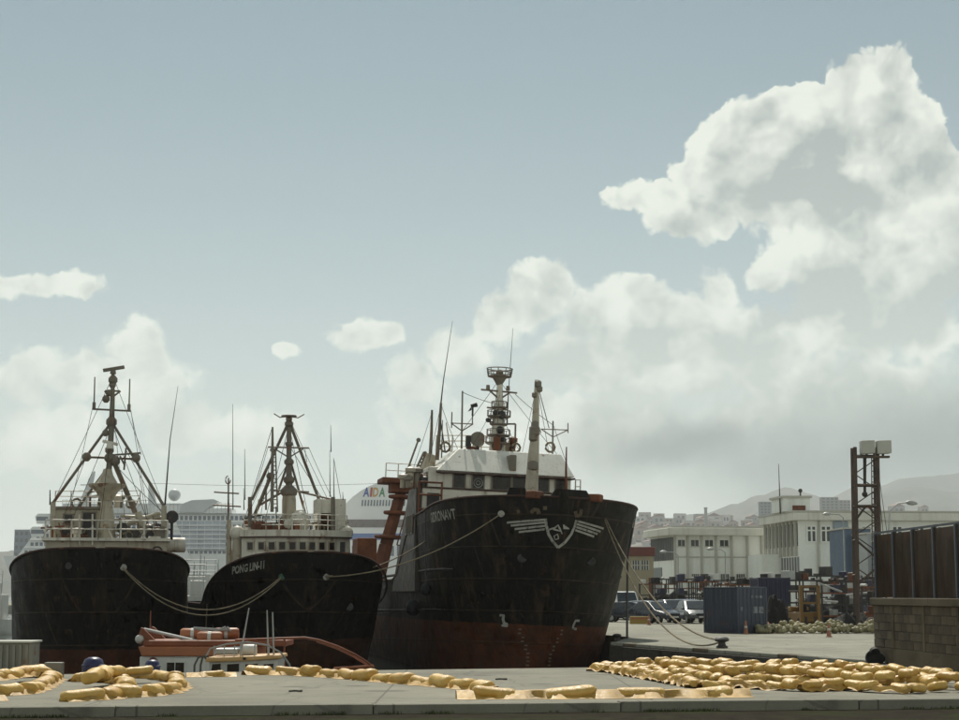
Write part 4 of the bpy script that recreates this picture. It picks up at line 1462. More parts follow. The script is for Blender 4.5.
def clutter(S, x0, x1, base, t0, n, seed, top=None):
    rs = random.Random(seed)
    for k in range(n):
        px = rs.uniform(x0, x1)
        t = t0 + rs.uniform(-.3, 1.2)
        p = S.lp(px, base, t)
        h = rs.uniform(.2, .75)
        mt = rs.choice([M_cream, M_rust, M_dark, M_mast, M_white, M_mast])
        kind = rs.randrange(5)
        if kind == 0:
            S.add(MB().box(p + Vector((0, 0, h / 2)), (rs.uniform(.2, .6), .4, h), Matrix.Rotation(rs.uniform(-.3, .3), 3, 'Z')), 'deck_locker', mt, None, 0, .03)
        elif kind == 1:
            r = rs.uniform(.10, .18)
            S.add(MB().lathe([(r, 0), (r, h), (r * 1.7, h + .05), (r * 1.7, h + .22), (r * .6, h + .3)], p, 10), 'ventilator', mt, None, 40)
        elif kind == 2:
            S.add(MB().tube(p, p + Vector((rs.uniform(-.3, .3), 0, h * 2.2)), .04, .03, 6), 'stanchion', mt)
        elif kind == 3:
            a = rs.uniform(.5, 1.3)
            S.add(MB().tube(p + Vector((-a / 2, 0, h)), p + Vector((a / 2, .2, h + rs.uniform(-.3, .3))), .05, .05, 6).tube(p, p + Vector((0, 0, h)), .05, .05, 6), 'davit', mt)
        else:
            r = rs.uniform(.18, .3)
            S.add(MB().path([p + Vector((r * math.cos(q * .7), .05 * (q % 2), r + r * math.sin(q * .7))) for q in range(10)], .06, 6), 'rope_coil', M_rope, None, 50)
clutter(S1, 50, 166, 541, TB1 + .4, 26, 1)
clutter(S1, 58, 138, 508, TB1 + 2.6, 12, 2)
clutter(S2, 248, 348, 533, TB2 + 1.4, 26, 3)
clutter(S3, 440, 560, 452, WB + 2.2, 14, 4)
clutter(S3, 398, 425, 488, TB + 1.0, 8, 5)

# ------------------------------------------------------------------ mooring ropes and fenders
def rope(label, a, b, sag, r=.032, mat=None):
    o = MB().path(rope_pts(a, b, sag), r, 6).build('mooring_rope', mat or M_rope, None, 60)
    return tag(o, label, 'rope', 'mooring ropes between the trawlers and the quay')
p1_, p2_ = S1.w(F1) + Vector((0, -.12, 0)), S2.w(F2a) + Vector((0, -.12, 0))
rope('upper of two pale ropes sagging between the left and middle trawlers', p1_, p2_, 1.55)
rope('lower of two pale ropes sagging between the left and middle trawlers', p1_ + Vector((.02, -.06, -.05)), p2_ + Vector((0, -.06, -.06)), 1.72)
x_, z_ = S3_xy((502, 513.5))
e3a = S3.w(S3.skin(x_, z_, .08))
p3_ = S2.w(F2b) + Vector((0, -.12, 0))
rope('pale rope from the emblem bow to the middle trawler, the lower of two', p3_, e3a, .62)
x_, z_ = S3_xy((424, 541))
rope('pale rope low along the grey ship side, the upper of two', p3_ + Vector((.02, -.05, .04)), S3.w(S3.skin(x_, z_, .08)), .35, .026)
S3.add(MB().lathe([(.07, -.05), (.14, -.05), (.14, .05), (.07, .05)], S3.Mi @ e3a, 12, Matrix.Rotation(rad(90), 3, 'X')), 'fairlead', M_let, None, 40)
BOL = on(722, 648, QUAY)
x_, z_ = S3_xy((604.5, 518))
e3b = S3.w(S3.skin(x_, z_, .06))
rope('upper rope from the emblem bow down to the mushroom bollard', e3b, BOL + Vector((-.1, 0, .28)), 1.15, .032)
rope('lower rope from the emblem bow down to the mushroom bollard', e3b + Vector((-.03, -.06, -.08)), BOL + Vector((-.1, -.05, .2)), 1.75, .032)
x_, z_ = S3_xy((627, 545))
vr = at(627.5, 556, 75.5)
tag(MB().path([S3.w((S3.hw(5.0, hb - .1) + .06, 5.0, hb - .1)), Vector((vr.x, vr.y, 5.0)), Vector((vr.x - .05, vr.y - .1, 3.0)), Vector((vr.x - .08, vr.y - .2, QUAY))], .05, 6).build('hanging_rope', M_wire, None, 60),
    'dark rope hanging straight down beside the emblem bow to the quay', 'rope')
for px, py, t, r_, lab in ((411, 589, 7.5, .24, 'round black fender hanging on the grey ship side'), (391, 607, 10.5, .34, 'larger tattered black fender low beside the middle trawler')):
    z_ = S3.lp(px, py, t).z
    q = S3.w((-(S3.hw(t, z_) + r_ * .8), t, z_))
    f = thing('fender', lab, 'fender', q)
    MB().ball((0, 0, 0), r_, 16, 10, (1, 1, 1.15)).build('ball', M_black, f, 60)
    top = S3.w((-(S3.hw(t, S3.sheer(t)) + .05), t, S3.sheer(t) + .02)) - q
    MB().path([(0, 0, r_), top], .03, 5).build('line', M_wire, f)

# ------------------------------------------------------------------ bollards on the far quay rim
def bollard(p, label, s=1.0):
    b = thing('mooring_bollard', label, 'bollard', p)
    MB().lathe([(.30 * s, 0), (.30 * s, .05), (.20 * s, .10), (.17 * s, .28 * s)], (0, 0, 0), 14).build('post', M_dark, b, 40)
    MB().lathe([(.17 * s, .28 * s), (.34 * s, .34 * s), (.38 * s, .42 * s), (.30 * s, .52 * s), (.05, .56 * s)], (0, 0, 0), 14).build('cap', M_dark, b, 50)
    return b
bollard(BOL, 'dark mushroom bollard on the quay rim holding two ropes', .72)
bollard(on(617, 640.5, QUAY), 'small dark bollard at the quay corner beside the emblem bow', .5)

# ------------------------------------------------------------------ containment booms: yellow floats in a fabric sleeve
M_float = bpy.data.materials.new('faded_yellow_float')
M_float.use_nodes = True
g = NG(M_float.node_tree)
p = g.n['Principled BSDF']
co = g.node('ShaderNodeTexCoord').outputs['Object']
rnd = g.node('ShaderNodeObjectInfo').outputs['Random']
c = g.mix(rnd, (.46, .255, .034), (.60, .38, .085))
c = g.mix(g.smooth(g.noise(co, 3.5, 6, .65), .50, .72, 0, .4), c, (.68, .51, .22))
c = g.mix(g.smooth(g.noise(g.v('MULTIPLY', co, (2, 2, 5)), 2.2, 6, .7), .62, .75, 0, .5), c, (.20, .10, .03))
g.put(p.inputs['Base Color'], c)
g.put(p.inputs['Roughness'], g.lin(g.noise(co, 7, 3), .3, .7, .36, .62))
p.inputs['Specular IOR Level'].default_value = .6
b = g.node('ShaderNodeBump')
b.inputs['Strength'].default_value = .55
b.inputs['Distance'].default_value = .035
g.put(b.inputs['Height'], g.noise(g.v('MULTIPLY', co, (2.2, .8, .8)), 7, 5, .65, dist=.8))
g.put(p.inputs['Normal'], b.outputs[0])
M_skirt = weathered('boom_fabric', (.44, .265, .062), .6, .4, scale=3, streak=.3, streakcol=(.2, .12, .05))


def float_mesh(L, R, seed):
    """soft sausage: rounded ends, pinched, a little dented and flat underneath"""
    rs = random.Random(seed)
    n, m_ = 14, 18
    vs, fs = [], []
    ph = [rs.random() * 6.28 for _ in range(6)]
    for j in range(m_ + 1):
        t = j / m_
        x = (t - .5) * L
        edge = min(t, 1 - t) * L
        rr = R * (1 if edge > R * .5 else (.35 + .65 * math.sqrt(max(0, 1 - (1 - edge / (R * .5)) ** 2))))
        if j in (4, 14):
            rr *= 1.055
        if j in (1, 17):
            rr *= .9
        for k in range(n):
            a = 2 * math.pi * k / n
            d = 1 + .02 * rs.uniform(-1, 1) + .025 * math.sin(3 * a + ph[0] + t * 3) + .018 * math.sin(t * 9 + ph[1] + a) + .012 * math.sin(5 * a + ph[2])
            z = math.copysign(abs(math.sin(a)) ** .8, math.sin(a)) * rr * d * .84
            y = math.cos(a) * rr * d * 1.06
            z = max(z, -R * .66)
            vs.append((x + .02 * math.sin(a * 2 + ph[3]), y, z + R * .66))
    for j in range(m_):
        for k in range(n):
            fs.append((j * n + k, j * n + (k + 1) % n, (j + 1) * n + (k + 1) % n, (j + 1) * n + k))
    fs += [tuple(reversed(range(n))), tuple(range(m_ * n, (m_ + 1) * n))]
    return MB().add(vs, fs).mesh('float', M_float, 60)


FM = [float_mesh(.66, .165, s) for s in range(4)]
FMS = [float_mesh(.44, .135, s + 30) for s in range(4)]
FML = [float_mesh(.95, .17, s + 10) for s in range(3)]


def boom(label, path, spacing=.78, meshes=None, z=0.0, group='yellow containment booms laid out on the quay', jitter=.03, skirt=True, zs=None, skirt_w=.16, flat=1.0, ridge=0.0):
    """path: ground points; floats threaded on it, with a limp skirt on the quay side"""
    meshes = meshes or FM
    P = [Vector(q) for q in path]
    root = thing('containment_boom', label, 'boom', P[0], 0, group)
    # resample
    seg = [(b_ - a_).length for a_, b_ in zip(P[:-1], P[1:])]
    tot = sum(seg)
    n = max(1, int(tot / spacing))
    def pos(s):
        s = max(0, min(tot, s))
        for a_, b_, l in zip(P[:-1], P[1:], seg):
            if s <= l:
                return a_.lerp(b_, s / l if l else 0), (b_ - a_).normalized()
            s -= l
        return P[-1].copy(), (P[-1] - P[-2]).normalized()
    pts = []
    for i in range(n):
        q, d = pos((i + .5) * tot / n)
        d2, d3 = pos((i + .1) * tot / n)[0], pos((i + .9) * tot / n)[0]
        dd = d3 - d2
        yaw = math.atan2(dd.y, dd.x) + random.uniform(-.10, .10) * (3.5 if 'heap' in label else 1)
        zz = z if zs is None else zs(q, i)
        s_ = random.uniform(.9, 1.1)
        o = link('float', random.choice(meshes), root, q - P[0] + Vector((random.uniform(-jitter, jitter), random.uniform(-jitter, jitter), zz)),
                 (random.uniform(-.3, .3), random.uniform(-.12, .12), yaw), (random.uniform(.82, 1.12), s_, s_ * random.uniform(.70, .95) * flat))
    # fabric sleeve that joins them, and the skirt lying limp on the ground
    N = max(6, int(tot / .12))
    vs, fs = [], []
    for i in range(N + 1):
        q, d = pos(tot * i / N)
        q = q - P[0]
        nn = Vector((-d.y, d.x, 0))
        zz = z if zs is None else zs(q + P[0], i)
        w_ = skirt_w * (1 + .35 * math.sin(i * .9) + .3 * random.random())
        fr_ = (i / N * n) % 1.0
        lip_ = .05 + (.08 if skirt_w > .2 else .0) + .05 * random.random()
        r_ = .05 + .085 * max(0.0, math.sin(fr_ * math.pi)) ** .5 + .01 * math.sin(i * 2.1)
        if ridge:
            r_ = .13
        w_ = max(w_, r_ + .03)
        zr_ = .10 + ridge * (.75 + .25 * math.sin(fr_ * 6.283 + 1))
        vs += [q + nn * r_ + Vector((0, 0, zz + zr_)), q - nn * r_ + Vector((0, 0, zz + zr_)),
               q - nn * w_ + Vector((0, 0, zz + .02 + .02 * math.sin(i * 1.7))), q - nn * (w_ + lip_) + Vector((0, 0, zz + .006)),
               q - nn * (w_ + lip_ - .01) + Vector((0, 0, zz + .0)), q + nn * .12 + Vector((0, 0, zz + .004))]
    for i in range(N):
        for k in range(6):
            a0, a1 = i * 6 + k, i * 6 + (k + 1) % 6
            fs.append((a0, a1, a1 + 6, a0 + 6))
    if skirt:
        MB().add(vs, fs).build('sleeve', M_skirt, root, 50)
    return root


G = lambda px, py: on(px, py, QUAY)
random.seed(21)
boom('long boom of barrel floats curving along the back edge of the quay', [G(243, 675), G(262, 674.5), G(300, 675.5), G(340, 678), G(380, 681.5), G(420, 685), G(460, 688.5), G(496, 691.5)], .78)
boom('short row of three boom floats at the quay edge before the white boats', [G(186, 677), G(236, 676.5)], .8, flat=.7)
boom('flat front boom with four widely spaced long floats near the kerb', [G(456, 698.5), G(560, 698), G(650, 697.5), G(748, 696.5)], 1.30, FML, skirt_w=.22, flat=.9, ridge=.05)
boom('boom coiled in a ring in the left cluster, lower floats', [G(105, 698), G(140, 697), G(166, 694), G(178, 689), G(176, 683), G(160, 679.5), G(140, 678), G(118, 679), G(104, 683)], .7)
boom('boom with a long float pointing left, front of the left cluster', [G(62, 701.5), G(106, 699.5), G(128, 693), G(122, 685), G(100, 681), G(74, 682)], .8, FML)
boom('boom doubled back on top of the left ring of floats', [G(92, 691), G(104, 686), G(122, 684), G(150, 683)], .6, z=.17, skirt=False)
boom('boom at the far left with its floats stepping back to the grey box', [G(-40, 697), G(-4, 696), G(26, 694), G(44, 687), G(54, 680), G(40, 677), G(20, 678)], .62)
boom('boom lying behind the far left floats against the grey box', [G(-50, 690), G(-10, 688), G(14, 684), G(32, 681), G(44, 683)], .62, z=.14)
boom('frayed boom end lying flat at the far left kerb', [G(-70, 703), G(-20, 701.5), G(4, 700.5)], .8)
# the big heap on the right: rows folded back and forth
heap_label = 'folded row of yellow boom floats in the big heap by the block wall'
def hz_(lay):
    return lambda q, i: lay * .15 + random.uniform(-.01, .07)
rows = [
    [(592, 671), (612, 672.5), (640, 677.5), (670, 683), (700, 688.5)],
    [(606, 668.5), (640, 671.5), (672, 676), (704, 681), (728, 685)],
    [(640, 668), (690, 670.5), (740, 673.5), (800, 679)],
    [(700, 690.5), (735, 688), (770, 690), (806, 691.5)],
    [(736, 685), (770, 682), (800, 684), (832, 688)],
    [(800, 692), (845, 690.5), (880, 693), (912, 694)],
    [(830, 685), (862, 683), (900, 687), (940, 690)],
    [(910, 694), (950, 692), (985, 693.5), (1020, 692)],
    [(690, 671), (760, 672.5), (820, 676), (880, 681)],
    [(760, 669.5), (820, 671.5), (880, 675.5), (940, 680)],
    [(850, 672), (900, 675.5), (950, 680), (1000, 684)],
    [(640, 673.5), (700, 676.5), (760, 677.5), (810, 682)],
    [(880, 681.5), (930, 684.5), (980, 687), (1030, 688)],
    [(560, 668.5) if False else (618, 670), (650, 668), (700, 668.3), (760, 669)],
]
for ri, r in enumerate(rows):
    boom(heap_label, [G(*q) for q in r], .50, FMS, z=0, group='folded boom rows heaped by the wall', jitter=.07, zs=hz_(0), skirt_w=.04, skirt=ri in (0, 3, 5))
rows2 = [
    [(660, 674), (700, 678), (735, 682)], [(710, 673), (760, 676), (800, 680)], [(770, 673), (830, 676.5), (880, 681)], [(840, 676), (900, 680.5), (950, 684)],
    [(740, 678), (790, 681), (830, 685)], [(860, 685), (910, 688), (960, 690)], [(640, 670), (690, 672), (730, 674)], [(800, 684), (850, 687.5), (890, 690)], [(930, 686), (980, 689)],
]
for r in rows2:
    boom(heap_label, [G(*q) for q in r], .45, FMS, group='folded boom rows heaped by the wall', jitter=.10, zs=hz_(1), skirt=False)

rs = random.Random(77)
for px, py, lab in ((505, 680, 'scrap of dark rope lying on the quay left of the big float heap'), (300, 692, 'short frayed rope end lying in the middle of the quay')):
    q = G(px, py)
    tag(MB().path([(q.x + .035 * k * math.cos(k * .5), q.y + .08 * math.sin(k * 1.7), QUAY + .02) for k in range(7)], .018, 5).build('dropped_rope', M_wire, None, 60), lab, 'rope')
# ------------------------------------------------------------------ things at the left edge of the quay
P0, P1_ = G(-60, 676), G(35, 675)
bx = thing('ribbed_tank', 'grey ribbed metal bin at the far left edge of the quay', 'bin', P0)
hh = (675 - 641) / F_PX * P0.y
M_bin = weathered('dull_grey_paint', (.20, .195, .165), .6, .25, rust=.2, streak=.5, streakcol=(.08, .06, .04))
w_ = P1_.x - P0.x
MB().span((0, 0, 0), (w_, .9, hh - .05)).build('body', M_bin, bx, 0, .03)
MB().span((-.04, -.05, hh - .05), (w_ + .04, .95, hh)).build('lid', weathered('pale_lid', (.42, .42, .36), .5, .2), bx, 0, .015)
for k in range(14):
    xx = w_ * (k + .5) / 14
    MB().span((xx - .03, -.05, .05), (xx + .03, -.002, hh - .09)).build('rib', M_bin, bx)
p = MB()
hp = G(10, 672)
tag(MB().span((0, 0, 0), ((60 - 43) / F_PX * 40, .3, .36)).build('concrete_block', M_bin, None, 0, .02, G(43.5, 678.5)), 'small grey block between the ribbed bin and blue tub', 'block')


def tub(px, py, w, h, label):
    q = G(px, py)
    m_ = weathered('navy_plastic', (.018, .022, .085), .45, .3)
    t = thing('plastic_tub', label, 'tub', q)
    r = w / F_PX * q.y / 2
    H = h / F_PX * q.y
    MB().lathe([(r * .9, 0), (r, H * .1), (r * .98, H * .6), (r * .8, H * .88), (r * .45, H), (.02, H * 1.02)], (0, 0, 0), 18).build('body', m_, t, 50)
    MB().path([(r * .99 * math.cos(k * .3142), r * .99 * math.sin(k * .3142), H * .6) for k in range(21)], .02, 5).build('rim', m_, t, 50)
    return t
tub(93, 677, 22, 19, 'navy blue plastic tub behind the ring of boom floats')
tub(152, 675.5, 16, 15, 'navy blue plastic tub beside the white cabin boat')

# ------------------------------------------------------------------ small boats behind the quay
M_bwhite = weathered('boat_white', (.56, .56, .52), .4, .1, streak=.3, streakcol=(.3, .24, .16))
M_orange = weathered('boat_orange', (.34, .115, .045), .5, .2, streak=.25, streakcol=(.25, .1, .04))
M_dorange = weathered('deck_orange', (.22, .062, .022), .6, .3, rust=.3)
M_tan = weathered('cabin_roof_tan', (.55, .33, .13), .5, .15)


def lb(D):
    return lambda px, py: at(px, py, D)


def boat_hull(x0, x1, y, beam, zrail, mat, name_parent, bow=1):
    """small hull lying across the view; bow towards x1"""
    n = 18
    vs, fs = [], []
    for i in range(n + 1):
        t = i / n
        x = x0 + (x1 - x0) * t
        hw = beam / 2 * (min(1, .75 + t) if t < .3 else (1 - max(0, (t - .45) / .55) ** 2.2))
        hw = max(hw, .03)
        zr = zrail(t)
        ring = [(-1, 1, zr), (-.94, .94, .35), (-.6, .6, -.25), (0, 0, -.55)]
        for (a_, _, z_), s_ in ((ring[0], 1), (ring[1], 1), (ring[2], 1), (ring[3], 1)):
            vs.append((x, y + a_ * hw, z_))
        for (_, a_, z_) in (ring[2], ring[1], ring[0]):
            vs.append((x, y + a_ * hw, z_))
    for i in range(n):
        for k in range(6):
            fs.append((i * 7 + k, i * 7 + k + 1, (i + 1) * 7 + k + 1, (i + 1) * 7 + k))
        fs.append((i * 7, i * 7 + 6, (i + 1) * 7 + 6, (i + 1) * 7))
    fs.append(tuple(range(7)))
    fs.append(tuple(n * 7 + k for k in range(7)))
    return MB().add(vs, fs)


D = 51.0
q = lb(D)
ba = thing('pilot_boat', 'white and orange cabin boat with life rafts on its roof behind the quay', 'boat', (q(143, 640).x, D, 0))
off = Vector((-q(143, 640).x, -D, 0))
X = lambda px: q(px, 640).x + off.x
Z = lambda py: q(250, py).z
bh = boat_hull(X(146), X(376), 0, 2.4, lambda t: Z(668) - .18 if t < .55 else Z(668) - .15 + .1 * (t - .55), M_bwhite, ba)
bh.build('hull', M_bwhite, ba, 40)
MB().span((X(147), -1.05, .4), (X(262), 1.0, Z(655))).build('cabin', M_bwhite, ba, 0, .05)
# orange coaming band, leaning aft at the left
MB().prism([(X(145.5), Z(645.5)), (X(149.5), Z(655)), (X(262), Z(655)), (X(262), Z(645.5))], -1.12, 1.1).build('coaming', M_orange, ba, 0, .03)
MB().span((X(150), -1.05, Z(645.5)), (X(290), 1.05, Z(639.5))).build('roof_deck', M_dorange, ba, 0, .04)
MB().prism([(X(143), Z(639)), (X(146.5), Z(627)), (X(149), Z(628)), (X(163), Z(642)), (X(146), Z(644))], -.9, -.75).build('stern_bracket', M_dorange, ba)
MB().prism([(X(143), Z(639)), (X(146.5), Z(627)), (X(149), Z(628)), (X(163), Z(642)), (X(146), Z(644))], .75, .9).build('stern_bracket', M_dorange, ba)
MB().tube((X(150), -.85, Z(633)), (X(158), -.85, Z(644)), .05).tube((X(147), -.85, Z(629)), (X(152), -.85, Z(645)), .05).build('stern_strut', M_orange, ba)
MB().ball((X(145.5), -.9, Z(638.5)), .13, 12, 8).build('stern_light', M_bwhite, ba, 60)
MB().tube((X(150), 0, Z(640)), (X(150), 0, Z(611)), .03, .015, 6).build('flag_pole', M_dorange, ba)
MB().tube((X(147), -.5, Z(629)), (X(205), -.5, Z(642)), .055, .055, 7).build('boom_spar', M_galv, ba)
for px, py, dy in ((194, 634, -.2), (213, 637, -.6), (227, 633.5, -.1)):
    r_ = .17
    c0 = Vector((X(px), dy, Z(py)))
    MB().lathe([(r_ * .8, -.36), (r_, -.3), (r_, .3), (r_ * .8, .36)], c0, 14, Matrix.Rotation(rad(90), 3, 'Y')).build('life_raft', M_orange, ba, 40)
    MB().lathe([(r_ * 1.04, -.05), (r_ * 1.04, .05)], c0, 14, Matrix.Rotation(rad(90), 3, 'Y')).build('strap', M_bwhite, ba)
cr = MB()
for a_, b_ in (((195, 628), (228, 630)), ((213, 633), (227, 627)), ((196, 628), (210, 632)), ((228, 627), (232, 631))):
    cr.tube((X(a_[0]), -.3, Z(a_[1])), (X(b_[0]), -.3, Z(b_[1])), .045, .045, 6)
cr.build('raft_cradle', M_galv, ba)
# curved orange fender rail sweeping to the bow
pts = []
for px, py in ((240, 639.5), (290, 637.5), (308, 637), (322, 639.5), (340, 646), (356, 654), (368, 662), (374, 667)):
    pts.append((X(px), -1.0 + .9 * max(0, (px - 300) / 75) ** 2, Z(py)))
MB().path(pts, .036, 8).build('bow_rail', M_dorange, ba, 60)
pts2 = [(p_[0] - .10, p_[1] + .35, p_[2] - .04) for p_ in pts[3:]]
MB().path(pts2, .03, 8).build('bow_rail', M_dorange, ba, 60)
MB().path([(X(336), -.6, Z(668)), (X(374), -.2, Z(666))], .05, 6).build('gunwale', M_orange, ba)
for px in (288,):
    zt_ = Z(637) if px < 310 else (Z(639.5) if px < 330 else Z(646))
    MB().tube((X(px), -.9, .9), (X(px), -.95, zt_), .03, .03, 6).build('stanchion', M_dorange, ba)
for x0, x1 in ((174, 191),):
    wn = MB().span((X(x0), -1.07, Z(673)), (X(x1), -1.04, Z(661))).build('window', M_glass, ba)
    fr = MB()
    for aa, bb in (((x0 - 1, 660.2), (x1 + 1, 661.2)), ((x0 - 1, 672.8), (x1 + 1, 673.8)), ((x0 - 1, 661.2), (x0, 672.8)), ((x1, 661.2), (x1 + 1, 672.8)), ((181.6, 661.2), (182.4, 672.8))):
        fr.span((X(aa[0]), -1.09, Z(bb[1])), (X(bb[0]), -1.05, Z(aa[1])))
    fr.build('window_frame', M_bwhite, wn)
em = MB()
c0 = (X(160.5), -1.07, Z(660.5))
em.path([(c0[0] + .115 * math.cos(k * .2618), c0[1], c0[2] + .115 * math.sin(k * .2618)) for k in range(25)], .02, 5)
em.tube((c0[0] - .09, c0[1], c0[2]), (c0[0] + .09, c0[1], c0[2]), .018, .018, 5).tube((c0[0], c0[1], c0[2] - .09), (c0[0], c0[1], c0[2] + .09), .018, .018, 5)
em.build('round_cross_emblem', weathered('emblem_red', (.16, .03, .03), .6, .2), ba)
MB().span((X(181), -1.062, Z(656.8)), (X(195.5), -1.05, Z(655.2))).build('name_plate', M_galv, ba)

D2_ = 47.0
q2 = lb(D2_)
bb_ = thing('cabin_boat', 'small white cabin boat with a tan roof and rail hoops nearest the quay', 'boat', (q2(200, 660).x, D2_, 0))
off2 = -q2(200, 660).x
X2 = lambda px: q2(px, 660).x + off2
Z2 = lambda py: q2(250, py).z
boat_hull(X2(196), X2(300), 0, 1.9, lambda t: .75, M_bwhite, bb_).build('hull', M_bwhite, bb_, 40)
MB().prism([(X2(211), .7), (X2(213.5), Z2(660)), (X2(282), Z2(658)), (X2(279), .7)], -.75, .75).build('cabin', M_bwhite, bb_, 0, .03)
MB().prism([(X2(210), Z2(661)), (X2(211), Z2(656.5)), (X2(283.5), Z2(653.8)), (X2(284.5), Z2(657.5)), (X2(250), Z2(660))], -.88, .88).build('roof', M_tan, bb_, 0, .03)
for x0, x1, sl in ((215, 225, 1.5), (231, 243, 0), (249, 261.5, 0), (267, 277, -1.2)):
    wn = MB().prism([(X2(x0), Z2(674)), (X2(x0 + sl if sl > 0 else x0), Z2(663)), (X2(x1 if sl >= 0 else x1), Z2(662.4)), (X2(x1 + (sl if sl < 0 else 0)), Z2(674))], -.775, -.745).build('window', M_glass, bb_)
    MB().tube((X2(x0) - .01, -.77, Z2(674)), (X2(x0 + max(sl, 0)) - .01, -.77, Z2(663)), .022, .022, 5).tube((X2(x0 + max(sl, 0)), -.77, Z2(662.6)), (X2(x1), -.77, Z2(662)), .022, .022, 5).build('window_frame', M_bwhite, wn)
rl = MB()
rl.path([(X2(209), -.7, Z2(658)), (X2(214), -.7, Z2(648)), (X2(230), -.7, Z2(643.5)), (X2(250), -.7, Z2(641.5)), (X2(270), -.7, Z2(644.5)), (X2(284), -.7, Z2(652)), (X2(292), -.6, Z2(664)), (X2(293), -.5, Z2(674))], .028, 6)
rl.path([(X2(212), .3, Z2(655)), (X2(218), .3, Z2(649)), (X2(244), .3, Z2(647))], .025, 6)
for px in (218, 228, 238, 244, 258, 272):
    rl.tube((X2(px), -.7, Z2(655)), (X2(px), -.7, Z2(645 if px < 240 else 643)), .02, .02, 5)
rl.build('rail_hoop', M_galv, bb_, 40)
hoop = MB()
for dx in (0, 6):
    hoop.path([(X2(199 + dx), -.8, .6), (X2(199.5 + dx), -.8, Z2(664)), (X2(203 + dx * .7), -.8, Z2(656.5)), (X2(209 + dx * .5), -.8, Z2(655)), (X2(212 + dx * .2), -.8, Z2(660))], .03, 6)
hoop.build('boarding_hoop', weathered('dark_hoop', (.10, .09, .07), .5, .2), bb_, 50)
MB().span((X2(217), -.4, Z2(654.5)), (X2(240), .3, Z2(648))).build('roof_hatch', M_galv, bb_, 0, .04)
MB().lathe([(.14, -.2), (.16, -.15), (.16, .15), (.14, .2)], (X2(250), -.2, Z2(650)), 12, Matrix.Rotation(rad(90), 3, 'Y')).build('roof_canister', M_bwhite, bb_, 50)
for (xa, ya), (xb, yb) in (((243, 655), (250.5, 608)), ((270.5, 655), (268.5, 610)), ((276, 655), (274, 612))):
    MB().tube((X2(xa), -.5, Z2(ya)), (X2(xb), -.5, Z2(yb)), .03, .018, 6).build('rod', M_galv, bb_)
MB().box((X2(249), -.9, Z2(657.5)), (.08, .05, .06)).build('roof_lamp', M_black, bb_)

# ------------------------------------------------------------------ block wall with smoked panels, right edge
wA, wB = on(879, 662.5, QUAY), on(959, 673.5, QUAY)
wd = (wB - wA).normalized()
wn_ = Vector((wd.y, -wd.x, 0))
if wn_.x > 0:
    wn_ = -wn_
Lw = 9.2
wall = thing('block_wall', 'grey concrete block wall with smoked brown panels at the right edge', 'wall', wA)
yawW = math.atan2(wd.y, wd.x)
wall.rotation_euler.z = yawW
# local frame: x along the wall towards the camera, y to the back or front
fs_ = 1 if (Matrix.Rotation(yawW, 3, 'Z') @ Vector((0, 1, 0))).dot(wn_) > 0 else -1      # +1: seen face is +y
zt_w = at(879, 598, wA.y).z - QUAY
zf = at(879, 646.4, wA.y).z - QUAY
MB().span((-.12, -.22 if fs_ > 0 else -.12, -.3), (Lw, .12 if fs_ > 0 else .22, zf)).build('footing', M_wallc, wall, 0, .02)
rowsN, bw_, bh_ = 5, .52, (zt_w - .20 - zf) / 5
core = MB().span((0, -.09, zf), (Lw, .09, zt_w - .2)).build('core', weathered('mortar', (.075, .068, .06), .95, .2), wall)
bmesh_me = MB().box((0, 0, 0), (bw_ - .018, .04, bh_ - .018)).mesh('block', M_block, 0, .006)
bhalf = MB().box((0, 0, 0), (bw_ / 2 - .018, .04, bh_ - .018)).mesh('block', M_block, 0, .006)
for r in range(rowsN):
    nb = int(Lw / bw_)
    for k in range(nb + (r % 2)):
        x = (k + .5) * bw_ if r % 2 == 0 else k * bw_
        me_ = bmesh_me
        if r % 2 and k == 0:
            x, me_ = bw_ / 4, bhalf
        elif r % 2 and k == nb:
            x, me_ = nb * bw_ - bw_ / 4, bhalf
        for sd in (1,):
            link('block', me_, wall, (x, fs_ * (.10 + random.uniform(-.004, .004)), zf + (r + .5) * bh_))
for x in (1.9, 4.6, 7.3):
    MB().span((x - .09, fs_ * .05, zf), (x + .09, fs_ * .145, zt_w - .2)).build('pilaster', M_wallc, wall, 0, .01)
MB().span((-.06, -.2, zt_w - .2), (Lw, .2, zt_w)).build('coping', M_wallc, wall, 0, .02)
zp = at(881, 535.6, wA.y).z - QUAY
M_panel = bpy.data.materials.new('smoked_panel')
M_panel.use_nodes = True
g = NG(M_panel.node_tree)
g.n.clear()
o_ = g.node('ShaderNodeOutputMaterial')
pb_ = g.node('ShaderNodeBsdfPrincipled')
tr_ = g.node('ShaderNodeBsdfTransparent')
mx_ = g.node('ShaderNodeMixShader')
co = g.node('ShaderNodeTexCoord').outputs['Object']
tr_.inputs[0].default_value = (.42, .30, .20, 1)
g.put(pb_.inputs['Base Color'], g.mix(g.noise(g.v('MULTIPLY', co, (2, 2, .5)), 1.2, 6, .65), (.030, .018, .010), (.10, .064, .038)))
pb_.inputs['Roughness'].default_value = .3
g.put(mx_.inputs[0], g.lin(g.noise(g.v('MULTIPLY', co, (2, 2, .6)), 1.0, 5, .65), .35, .65, .42, .72))
g.put(mx_.inputs[1], tr_.outputs[0])
g.put(mx_.inputs[2], pb_.outputs[0])
g.put(o_.inputs[0], mx_.outputs[0])
M_post = weathered('blue_grey_post', (.07, .08, .10), .5, .2, rust=.2)
step = 1.75
k = 0
xx = .06
while xx < Lw:
    MB().span((xx - .05, -.06, zt_w), (xx + .05, .06, zp + .04)).build('post', M_post, wall, 0, .008)
    if xx + step < Lw + .1:
        MB().span((xx + .055, -.012, zt_w + .02), (xx + step - .055, .012, zp)).build('panel', M_panel, wall)
    xx += step
